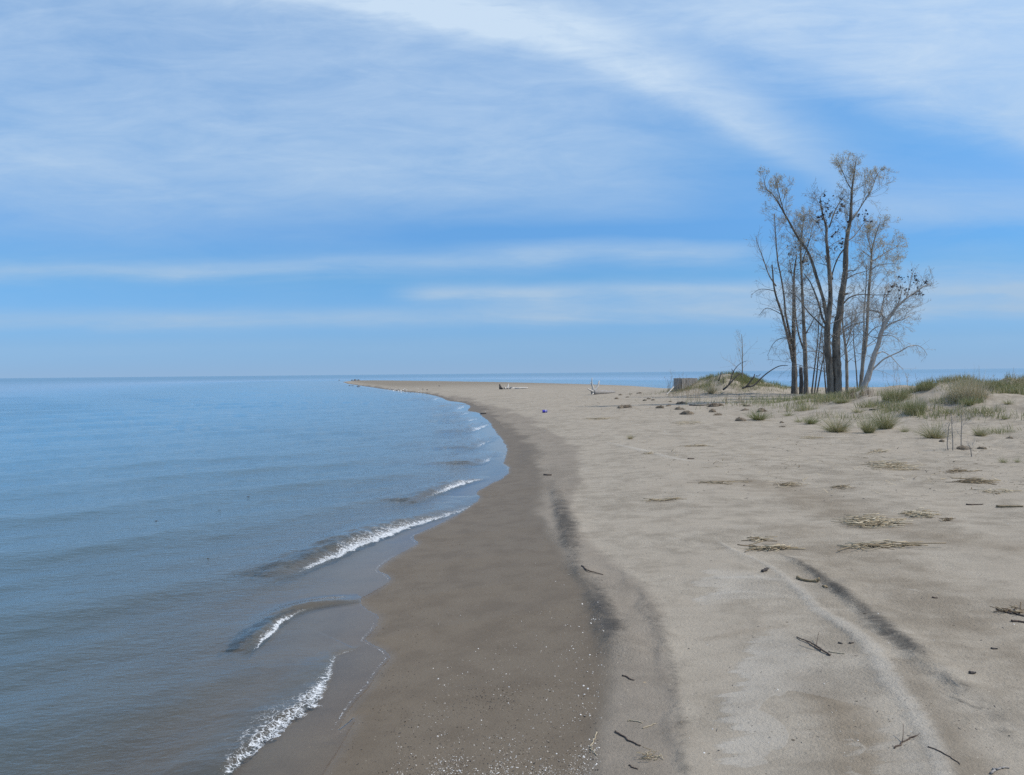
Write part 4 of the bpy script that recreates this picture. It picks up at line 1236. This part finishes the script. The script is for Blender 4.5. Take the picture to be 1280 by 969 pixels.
# ------------------------------------------------------------------ root clumps on the sand
def clump_mesh(seed):
    """a half buried mat of roots and dead grass: uneven lumps with loose fibres"""
    rr = np.random.default_rng(seed); mb = MB()
    nu, nv = 14, 6
    tops = []
    for l in range(int(rr.integers(3, 6))):
        ox, oy = (0, 0) if l == 0 else (rr.uniform(-.42, .42), rr.uniform(-.25, .25))
        sc = rr.uniform(.22, .36) if l else .38
        hh = rr.uniform(.35, .75)
        V = []
        for j in range(nv + 1):
            for i in range(nu):
                a = 2 * math.pi * i / nu; e = j / nv * math.pi / 2
                q = 1 + .6 * float(fbm(np.array([math.cos(a) * 1.9 + seed + l]), np.array([math.sin(a) * 1.9 + e * 2.2]), seed, 3)[0]) + rr.uniform(-.14, .14)
                V.append([ox + math.cos(a) * math.cos(e) * sc * q, oy + math.sin(a) * math.cos(e) * sc * .8 * q, math.sin(e) * sc * hh * q - .04])
        mb.add(V, [(j * nu + i, j * nu + (i + 1) % nu, (j + 1) * nu + (i + 1) % nu, (j + 1) * nu + i) for j in range(nv) for i in range(nu)], float(rr.uniform(.1, .55)))
        tops += V
    for _ in range(220):
        v = np.array(tops[int(rr.integers(0, len(tops)))])
        d = np.array([rr.normal(0, 1), rr.normal(0, .8), abs(rr.normal(0, .45))])
        P = grow(rr, v * .95, d, rr.uniform(.08, .34), -.5, 3, .35)
        P[:, 2] = np.maximum(P[:, 2], -.02)
        mb.tube(P, np.linspace(.011, .003, len(P)), 3, False, float(rr.uniform(.1, 1)))
    return mb
CL = []
for s in (3, 4, 5, 6, 7, 8, 9):
    o = clump_mesh(s).build('root_clump', CLUMP); CL.append(o.data); bpy.data.objects.remove(o)
CG = 'dark matted root clumps scattered on the sand'
for i, (px, py, w, lab) in enumerate([
    (851, 505, 13, 'dark flat root clump directly below the board box'), (836, 508, 8, 'round dark root clump right of the tan one'), (825, 510, 12, 'tan root clump, leftmost of the group below the board box'),
    (849, 512, 11, 'dark root clump second nearest below the board box'), (859, 518, 16, 'grey brown root clump, nearest of the group below the board box'), (896, 508, 15, 'long dark root clump at the end of the straight stick'),
    (890, 515, 10, 'small brown root clump left of the pair on open sand'), (898, 519, 12, 'brown root clump, nearer of the pair on open sand'), (925, 526, 15, 'largest dark root clump, nearest, left of the pale green tuft'),
    (934, 508, 10, 'dark root clump beside the sparse grey stalks'), (931, 513, 9, 'reddish root clump just under the sparse grey stalks'), (952, 515, 14, 'dark flat root clump lying behind the pale green tuft'),
    (781, 510, 14, 'grey flat root clump alone on the open beach right of the driftwood log'), (771, 499, 6, 'small dark clump just below the end of the driftwood log'), (784, 497, 5, 'dark clump, left of three in a row right of the driftwood log'),
    (789, 493, 5, 'dark clump, middle of three in a row right of the driftwood log'), (799, 492, 7, 'black clump, right of three in a row right of the driftwood log'), (776, 494, 5, 'dark clump touching the thin end of the driftwood log'),
    (806, 501, 5, 'tiny dark clump left of a short row on bare sand'), (811, 499, 4, 'tiny dark clump in the middle of a short row on bare sand'), (816, 500.5, 5, 'tiny dark clump right of a short row on bare sand'), (838, 502, 4, 'tiny dark clump above the round one below the box'),
    (1204, 561, 19, 'dark reddish brown twiggy clump at the foot of the straight bare stem'), (1228, 561, 10, 'small brown clump right of the dark reddish one'), (1262, 548, 7, 'small dark clump below the rightmost low tuft'),
    (977, 529, 6, 'small dark clump on the sand left of the very small tuft'), (978, 534, 6, 'small brown clump nearest in front of the very small tuft'), (1178, 552, 7, 'small brown clump at the foot of the fountain shaped tuft')]):
    g = ground(px, py)
    o = bpy.data.objects.new('root_clump', CL[(i * 3) % 7]); COL.objects.link(o)
    s = w * g[1] / F
    rr = random.Random(i)
    o.location = tuple(g); o.scale = (s, s * rr.uniform(.8, 1.2), s * rr.uniform(.9, 1.35)); o.rotation_euler = (0, 0, rr.uniform(-.7, .7) + (3.14 if i % 2 else 0))
    tag(o, lab, 'root clump', CG)

# ------------------------------------------------------------------ reed litter, sticks
def reed_pile(px, py, w, h, n, label, seed, lo=.35, hi=1.0, thick=.0042, lens=(.3, 1.0)):
    rr = np.random.default_rng(seed); g = ground(px, py); mb = MB()
    k = g[1] / F; W = w * k / 2
    dep = max(.05, h * k * g[1] / (H - g[2]) / 2 * .8)
    for _ in range(int(n * 1.6)):
        cx = g[0] + W * np.clip(rr.normal(0, .48), -1, 1); cy = g[1] + dep * np.clip(rr.normal(0, .45), -1, 1)
        L = W * 2 * rr.uniform(*lens) * .55
        a = rr.normal(.05, .35) if rr.uniform() < .8 else rr.uniform(-1.5, 1.5)
        t = np.linspace(-.5, .5, 5)
        bend = rr.normal(0, .06)
        X_ = cx + np.cos(a) * t * L - np.sin(a) * bend * L * (t * t * 4); Y_ = cy + np.sin(a) * t * L + np.cos(a) * bend * L * (t * t * 4)
        hh = abs(rr.normal(0, .5)) * min(.05, .02 + n * .0006)
        Z_ = height(X_, Y_) + thick + hh + t * rr.normal(0, .015)
        mb.tube(np.stack([X_, Y_, np.maximum(Z_, height(X_, Y_) + thick * .5)], 1), thick * rr.uniform(.4, 1.1), 4, True, float(rr.uniform(lo, hi)))
    o = mb.build('reed_litter', STRAW, None, g); o.location = tuple(g)
    tag(o, label, 'reeds', 'heaps of dry broken reeds on the sand')
for a in [
    (1088, 655, 66, 14, 120, 'widest heap of tan broken reeds on the damp sand at right', 1),
    (1148, 645, 36, 9, 60, 'bright straw reed heap just right of the widest heap', 2, .5, 1.0),
    (1104, 684, 92, 6, 26, 'long thin line of pale reeds below the widest heap', 3, .3, 1.0, .005, (.4, 1.2)),
    (962, 687, 54, 5, 26, 'line of reeds ending in a dark knob, left of the bone shaped stick', 4, .3, .9, .005, (.4, 1.2)),
    (948, 676, 32, 4, 18, 'short reed scrap just behind the line of reeds with the dark knob', 5, .3, .9),
    (1112, 584, 52, 10, 80, 'loose tan reed heap on pale sand left of the dark reddish clump', 6, .4, 1.0),
    (1218, 603, 50, 6, 50, 'dark and tan reed heap on pale sand near the right border', 7, .1, .8),
    (825, 626, 46, 3, 14, 'thin stretched row of reeds in the middle of the beach', 8, .3, .9),
    (988, 607, 30, 5, 26, 'small dark reed scrap at the top of the damp hollow', 9, .2, .8),
    (1016, 548, 26, 4, 30, 'small yellow reed scrap in front of the rusty brown tuft', 10, .4, 1.0),
    (1050, 610, 24, 5, 18, 'small reed scrap left of the loose tan heap', 11, .2, .9),
    (1097, 565, 30, 4, 18, 'pale reeds lying on the sand above the loose tan heap', 12, .4, 1.0),
    (1195, 590, 30, 6, 26, 'scattered dark reed bits above the heap near the right border', 13, .1, .6),
    (1245, 615, 40, 6, 16, 'pale reeds at the right border below the dark and tan heap', 14, .4, 1.0),
    (860, 529, 34, 4, 24, 'yellowish reed scrap in front of the nearest root clumps', 15, .4, 1.0),
    (812, 567, 16, 3, 12, 'little tan reed scrap on the pale strip of open beach', 16, .4, 1.0),
    (1268, 766, 40, 6, 16, 'dark reeds cut by the right border on the damp sand', 17, .0, .6),
    (1185, 651, 30, 3, 8, 'dark twigs trailing right of the bright straw heap', 18, .0, .5),
    (750, 524, 40, 3, 24, 'yellow reed streak on the beach right of the violet litter', 20, .4, 1.0),
    (870, 558, 40, 3, 16, 'faint reed scrap on the upper beach above the damp hollow', 22, .3, .9),
    (812, 948, 30, 10, 16, 'little heap of thin straws at the lower border right of the wet sand', 23, .3, .8, .0022, (.2, .8)),
    (905, 604, 60, 5, 16, 'thin broken reeds on the left part of the damp hollow', 24, .2, .8)]:
    reed_pile(*a)

def stick(label, px, wpx, mat, forks=(), lift=.0, name='stick', cat='stick', lumpy=.08, group='loose sticks on the beach', tip=.55):
    pts = [ground(x, y) for x, y in px]
    k = pts[0][1] / F; r_ = wpx * k / 2
    P = np.array(pts); 
    for i, p in enumerate(P): p[2] += r_ * .8 + lift * math.sin(math.pi * i / (len(P) - 1))
    P = smooth_poly(P, 4)
    P[1:-1, :2] += np.random.default_rng(int(px[0][0])).normal(0, r_ * .8, (len(P) - 2, 2))
    g = pts[0]
    if forks: root = empty(name, g, label, cat, group)
    mb = MB(); mb.tube(P, np.linspace(r_, r_ * tip, len(P)), 7, rough=lumpy)
    o = mb.build('stem' if forks else name, mat, root if forks else None, g)
    if not forks:
        o.location = tuple(g); tag(o, label, cat, group)
    for fpx, fw_, up_ in forks:
        Q = np.array([ground(x, y) for x, y in fpx])
        for i, p in enumerate(Q): p[2] += r_ * .8 + up_ * i / (len(Q) - 1)
        Q = smooth_poly(Q, 4)
        mb = MB(); mb.tube(Q, np.linspace(fw_ * k / 2, fw_ * k / 4, len(Q)), 5, rough=lumpy); mb.build('side_twig', mat, root, g)
WOOD = simple_mat('tan_wood', (.17, .125, .07), (.36, .275, .165), 30, .8, .004)
TANST = simple_mat('straw_stick', (.32, .26, .17), (.50, .43, .31), 30, .8, .002)
BROWN = simple_mat('brown_stick', (.06, .042, .032), (.15, .11, .085), 30, .85, .003)
def bone_stick():
    px = [(997, 723.5), (1003, 726), (1012, 727.5), (1021, 727.5)]
    g = ground(1010, 727); P = np.array([ground(*p) for p in px]); P[:, 2] += .010
    root = empty('stick', g, 'thick bone shaped tan stick with knobbed ends on the damp sand', 'stick', 'loose sticks on the beach')
    P = smooth_poly(P, 4); n = len(P); t = np.linspace(0, 1, n)
    rad = .009 + .007 * np.exp(-(t / .12) ** 2) + .008 * np.exp(-((1 - t) / .10) ** 2)
    mb = MB(); mb.tube(P, rad, 9, rough=.1); mb.build('stem', WOOD, root, g)
    mb = MB(); e = P[-1]
    mb.tube([e + [-.004, 0, 0], e + [.012, -.006, .012], e + [.016, -.008, .026]], [.013, .012, .007], 8, rough=.12)
    mb.build('knob', WOOD, root, g)
bone_stick()
stick('dark forked twig with spread tips alone on the pale sand patch', [(1038, 820), (1030, 816), (1020, 810), (1010, 804), (996, 797)], 2.6, BROWN, [([(1026, 814), (1015, 811), (1004, 806)], 1.8, .03), ([(1020, 810), (1022, 804), (1024, 800)], 1.0, .05)], .008)
stick('short pale straw right of the dark forked twig', [(1036, 815), (1046, 817), (1056, 818)], 1.8, TANST)
stick('curved reddish twig on the edge of the wet sand beside dark grains', [(727, 708), (734, 714), (743, 717), (754, 719)], 1.8, BROWN, lift=.006)
stick('dark bent twig near the lower border on the light strip', [(769, 915), (779, 921), (789, 928), (801, 933)], 2.4, BROWN)
stick('forked pale straw on the wet sand beside the white shell bed', [(746, 916), (742, 926), (738, 934), (741, 939), (746, 945)], 1.8, TANST, [([(738, 934), (740, 937), (739, 942)], 1.2, .01)])
stick('short tan straw above the dark bent twig', [(785, 902), (794, 902), (803, 904)], 1.8, TANST)
stick('slim brown straw right of the dark bent twig', [(803, 911), (811, 908), (820, 905)], 1.6, TANST)
stick('short dark twig on the light strip between dark grain streaks', [(778, 845), (784, 847), (787, 849), (793, 851)], 2.0, BROWN)
stick('straight tan straw near the lower border', [(807, 948), (816, 947), (826, 945)], 1.8, TANST)
stick('little brown twig at the lower border left of the straight tan straw', [(786, 957), (792, 960), (798, 962)], 1.8, BROWN)
stick('forked grey twig on the lower right sand', [(1118, 936), (1126, 930), (1136, 924), (1146, 920)], 2.2, BROWN, [([(1128, 929), (1129, 924), (1129, 919)], 1.2, .05), ([(1136, 924), (1143, 925), (1150, 923)], 1.2, .02)])
stick('long thin twig curving over the pale streak at lower right', [(1160, 934), (1176, 940), (1188, 947), (1200, 956)], 1.6, BROWN)
stick('speckled curved twig at the lower right corner', [(1238, 968), (1243, 963), (1251, 961), (1262, 961)], 3.2, DRIFT)
stick('straight brown stick near the right border on pale sand', [(1246, 634), (1262, 634), (1279, 634)], 3.0, WOOD)
stick('thin reddish stick left of the straight brown stick', [(1208, 631), (1218, 631.5), (1229, 631)], 1.8, BROWN)
stick('dark stick cut by the right border above another on damp sand', [(1246, 762), (1258, 766), (1272, 769), (1284, 772)], 2.4, BROWN)
stick('dark stick cut by the right border, the lower of two', [(1264, 777), (1274, 778), (1286, 780)], 3.0, BROWN)
stick('long straight dark stick lying between root clumps below the board box', [(862, 507), (872, 507.5), (882, 507), (890, 506)], 1.8, BARK_DARK)
stick('tiny dark stick at the water edge on the wet sand', [(601, 517.5), (604, 517.7), (608, 517.4)], 1.6, BARK_DARK)
stick('small reddish stick on the upper beach left of centre', [(860, 574), (864, 574), (868, 574)], 1.6, BROWN)
stick('reddish chip of wood on the sand beside the curve of the shore', [(680, 594), (684, 594.5), (688, 594.5)], 2.0, BROWN)
stick('thick black chip of wood above the bone shaped stick', [(953, 715.5), (956, 713.5), (958, 712)], 4.0, BARK_DARK)
stick('yellowish wood chip right of the bone shaped stick', [(1028, 733.5), (1031, 734), (1034, 734.5)], 2.4, WOOD)
stick('dark chip left of two side by side above the pale streak', [(1048, 804), (1051, 805), (1053, 805)], 2.2, BARK_DARK)
stick('dark chip right of two side by side above the pale streak', [(1061, 804.5), (1064, 804.5), (1066, 804)], 2.2, BARK_DARK)
stick('black knob of wood on the grey sand at lower right', [(1214, 843), (1217, 842), (1219, 842)], 4.0, BARK_DARK)
stick('short dark twig at right above the black knob', [(1239, 811), (1243, 812), (1247, 812)], 2.4, BARK_DARK)
stick('short brown twig at right on the damp sand', [(1166, 747), (1169, 748), (1172, 748)], 2.0, BROWN)
stick('dark sliver on pale dune sand below the olive tuft', [(1087, 513), (1091, 512.5), (1095, 512.5)], 2.0, BARK_DARK)

# ------------------------------------------------------------------ violet litter
def make_litter():
    g = ground(681, 516)
    root = empty('crumpled_can', g, 'small crushed violet blue and white can lying alone on the open beach', 'can')
    mv, t = material('violet_paint'); t.L.new(t.shader('ShaderNodeBsdfPrincipled', Base_Color=(.06, .045, .42), Roughness=.4), t.out)
    mw, t = material('white_paint'); t.L.new(t.shader('ShaderNodeBsdfPrincipled', Base_Color=(.75, .75, .78), Roughness=.4), t.out)
    rr = np.random.default_rng(2)
    def shell(x0, x1, mat, name, r=.062):
        mb = MB(); xs = np.linspace(x0, x1, 6)
        P = [g + [x, .01 * math.sin(9 * x), r * .95] for x in xs]
        mb.tube(P, [r * (1 + .12 * rr.uniform(-1, 1)) for _ in xs], 12, rough=.07); mb.build(name, mat, root, g)
    shell(-.10, .02, mv, 'body'); shell(.022, .055, mw, 'label_band', .063); shell(.057, .10, mv, 'rim', .058)
make_litter()

# ------------------------------------------------------------------ stones at the tip, flotsam
def stone(label, px, py, w, h, group, cat='stone', name='stone'):
    g = plane(px, py); g[2] = max(hz(g[0], g[1]), -.05)
    k = g[1] / F; rr = np.random.default_rng(int(px * 10))
    bm_v = []; nu, nv = 12, 6
    for j in range(nv + 1):
        for i in range(nu):
            a = 2 * math.pi * i / nu; e = -.4 + j / nv * (math.pi / 2 + .4)
            q = 1 + rr.uniform(-.18, .18)
            bm_v.append([math.cos(a) * math.cos(e) * w * k / 2 * q, math.sin(a) * math.cos(e) * w * k / 2 * q, math.sin(e) * h * k * q])
    mb = MB(); mb.add(bm_v, [(j * nu + i, j * nu + (i + 1) % nu, (j + 1) * nu + (i + 1) % nu, (j + 1) * nu + i) for j in range(nv) for i in range(nu)])
    o = mb.build(name, STONE, None, None); o.location = tuple(g)
    tag(o, label, cat, group)
STONE = simple_mat('dark_stone', (.05, .048, .045), (.14, .13, .12), 1.5, .9, .03)
SG = 'dark stones off the far tip of the spit'
for px, py, w, h, lab in [(440, 475.6, 3, 1.0, 'leftmost dark stone of the row in the water off the spit tip'), (444, 475.5, 4, 1.4, 'second dark stone from the left in the far row'), (448, 475.5, 3.4, 1.2, 'third dark stone from the left in the far row'),
                          (437, 482.2, 3, .8, 'leftmost flat stone of the nearer row by the spit tip'), (441, 482.5, 4, .9, 'middle flat stone of the nearer row by the spit tip'), (448, 483.0, 5, 1.1, 'right flat stone of the nearer row, touching the sand'),
                          (424, 475.5, 2.4, .6, 'tiny dark stone far out left of the spit tip'), (534, 489.5, 2.2, 1.1, 'small dark stone on the sand of the far spit'), (549, 485.5, 1.8, 1.0, 'smaller dark stone farther back on the far spit')]:
    stone(lab, px, py, w, h, SG)
FG = 'bits of wood floating on the lake'
for px, py, w, lab in [(310, 621, 3, 'dark floating speck of wood straight out beyond the largest foaming wavelet'), (338, 645, 3, 'floating bit of wood nearest the foaming wavelet'), (195, 651.5, 3, 'dark floating bit of wood farthest left on the near water'), (308, 547, 3, 'floating twig far out in the middle'), (216, 563, 3, 'floating bit of wood far out on the left'), (260, 698, 2.4, 'tiny floating bit of wood in line with the wavelet start'), (274, 638, 2.4, 'pale floating bit of wood between two dark ones')]:
    g = plane(px, py); k = g[1] / F; mb = MB()
    P = np.array([g + [-w * k / 2, 0, .0], g + [0, .01, .002], g + [w * k / 2, .02, -.003]])
    mb.tube(smooth_poly(P, 3), w * k * .12, 6, rough=.15)
    o = mb.build('floating_wood', BARK_DARK, None, g); o.location = tuple(g); tag(o, lab, 'driftwood', FG)

# ------------------------------------------------------------------ shells, pebbles and litter too small to count
def chips(name, label, cat, regions, seed, mat, flat=.35, asp=(1, 1)):
    rr = np.random.default_rng(seed); V = []; Fa = []; Cc = []; n = 0
    base = np.array([[1, 0, 0], [.45, .8, .1], [-.5, .75, 0], [-1, .05, .1], [-.4, -.8, 0], [.55, -.7, .05]])
    for (poly, cnt, s0, s1, lo, hi, power) in regions:
        poly = np.array(poly, float)
        x0, y0 = poly.min(0); x1, y1 = poly.max(0)
        pts = []
        while len(pts) < cnt:
            c = np.stack([rr.uniform(x0, x1, cnt * 2), y0 + (y1 - y0) * rr.uniform(0, 1, cnt * 2) ** power], 1)
            nz_ = fbm(c[:, 0] / 26, c[:, 1] / 14, seed + 5, 3) * .5 + .5
            ok = inside(c[:, 0], c[:, 1], poly) & (nz_ > rr.uniform(.2, .75, len(c)))
            pts.extend(c[ok].tolist())
        pts = np.array(pts[:cnt])
        W = np.array([plane(a, b, .1)[:2] for a, b in pts]); Z = height(W[:, 0], W[:, 1])
        for (wx, wy), wz in zip(W, Z):
            s = s0 + (s1 - s0) * rr.uniform(0, 1) ** 3
            B = base * s * rr.uniform(.7, 1.3, (6, 3)) * [asp[0], asp[1], 1]; a = rr.uniform(0, 6.28)
            R = np.array([[math.cos(a), -math.sin(a), 0], [math.sin(a), math.cos(a), 0], [0, 0, 1]])
            B = B @ R.T; tl = rr.normal(0, .35, 2); B[:, 2] = B[:, 0] * tl[0] + B[:, 1] * tl[1] + s * .25 * asp[1]
            top = np.array([[0, 0, s * (flat + .35) * asp[1]]])
            V.append(np.vstack([B, top]) + [wx, wy, wz]); tt = rr.uniform(lo, hi)
            Fa += [(n + i, n + (i + 1) % 6, n + 6) for i in range(6)]; Cc += [tt] * 7; n += 7
    mb = MB(); mb.v = V; mb.f = Fa; mb.n = n; mb.c = [float(c) for c in Cc]
    o = mb.build(name, mat, smooth=False)
    tag(o, label, cat, kind='stuff')
chips('shell_bits', 'white shell fragments strewn over the dark wet sand near the camera', 'shells', [
    ([(480, 990), (495, 900), (560, 830), (640, 770), (748, 760), (752, 990)], 2300, .0012, .0046, .25, 1.0, .45),
    ([(480, 1000), (492, 945), (560, 930), (640, 930), (660, 955), (700, 935), (748, 920), (748, 1000)], 3600, .0012, .0046, .45, 1.0, .8),
    ([(690, 700), (756, 740), (756, 900), (715, 900)], 120, .002, .007, .8, 1.0, .8),
    ([(560, 700), (740, 700), (750, 860), (520, 860)], 260, .0015, .005, .5, 1.0, .8),
    ([(860, 640), (1280, 660), (1280, 960), (860, 960)], 160, .002, .006, .6, 1.0, .8)], 3, SHELL)
chips('dark_pebbles', 'small dark pebbles sprinkled along the edge of the water', 'pebbles', [
    ([(405, 960), (480, 835), (460, 780), (500, 700), (600, 640), (620, 650), (540, 740), (520, 830), (520, 980)], 420, .0018, .005, .0, .3, .7),
    ([(480, 990), (500, 880), (580, 830), (745, 830), (750, 990)], 1500, .0014, .0045, .0, .4, .6),
    ([(560, 850), (640, 840), (650, 880), (570, 890)], 220, .0016, .0045, .0, .25, .8)], 4, SHELL)
chips('beach_litter', 'fine bits of bark and broken reed scattered over the dry sand', 'litter', [
    ([(640, 505), (850, 500), (1000, 545), (1280, 560), (1280, 640), (1040, 640), (860, 640), (700, 560)], 700, .006, .024, .0, .5, 1.0),
    ([(760, 640), (1040, 600), (1280, 640), (1280, 960), (860, 960)], 260, .003, .010, .0, .45, .8),
    ([(940, 505), (1280, 530), (1280, 600), (960, 570)], 320, .006, .022, .0, .5, 1.0)], 6, SHELL, .1, (1.7, .35))
chips('straw_litter', 'short bits of pale straw lying in loose drifts on the upper beach', 'straw', [
    ([(690, 515), (850, 510), (1000, 545), (1280, 560), (1280, 640), (1040, 630), (860, 600), (740, 545)], 1100, .012, .05, .55, .8, 1.0),
    ([(640, 490), (840, 492), (900, 520), (700, 520)], 260, .03, .09, .1, .7, 1.0),
    ([(880, 505), (1150, 520), (1280, 550), (1280, 600), (900, 560)], 500, .010, .045, .1, .7, 1.0)], 9, STRAW, .05, (2.2, .16))
chips('pale_stones', 'scatter of pale stones along the far water edge', 'stones', [
    ([(470, 486.2), (500, 486.5), (530, 490), (520, 492), (480, 488.5)], 60, .05, .12, .8, 1.0, 1.0),
    ([(470, 483.8), (520, 484.5), (560, 491), (500, 488)], 30, .05, .10, .7, 1.0, 1.0)], 8, SHELL)


# ------------------------------------------------------------------ camera and output
cd = bpy.data.cameras.new('camera'); cam = bpy.data.objects.new('camera', cd); COL.objects.link(cam)
M = Matrix(((rt[0], up[0], -fw[0], 0), (rt[1], up[1], -fw[1], 0), (rt[2], up[2], -fw[2], H), (0, 0, 0, 1)))
cam.matrix_world = M
cd.sensor_fit = 'HORIZONTAL'; cd.sensor_width = 36; cd.lens = 36 * F / 1280
cd.clip_start = .05; cd.clip_end = 100000
scene.camera = cam
scene.view_settings.view_transform = 'Standard'; scene.view_settings.look = 'None'
scene.view_settings.exposure = 0.0; scene.view_settings.gamma = 1.0; scene.view_settings.use_curve_mapping = False
scene.cycles.max_bounces = 8; scene.cycles.transparent_max_bounces = 16
scene.cycles.use_denoising = False
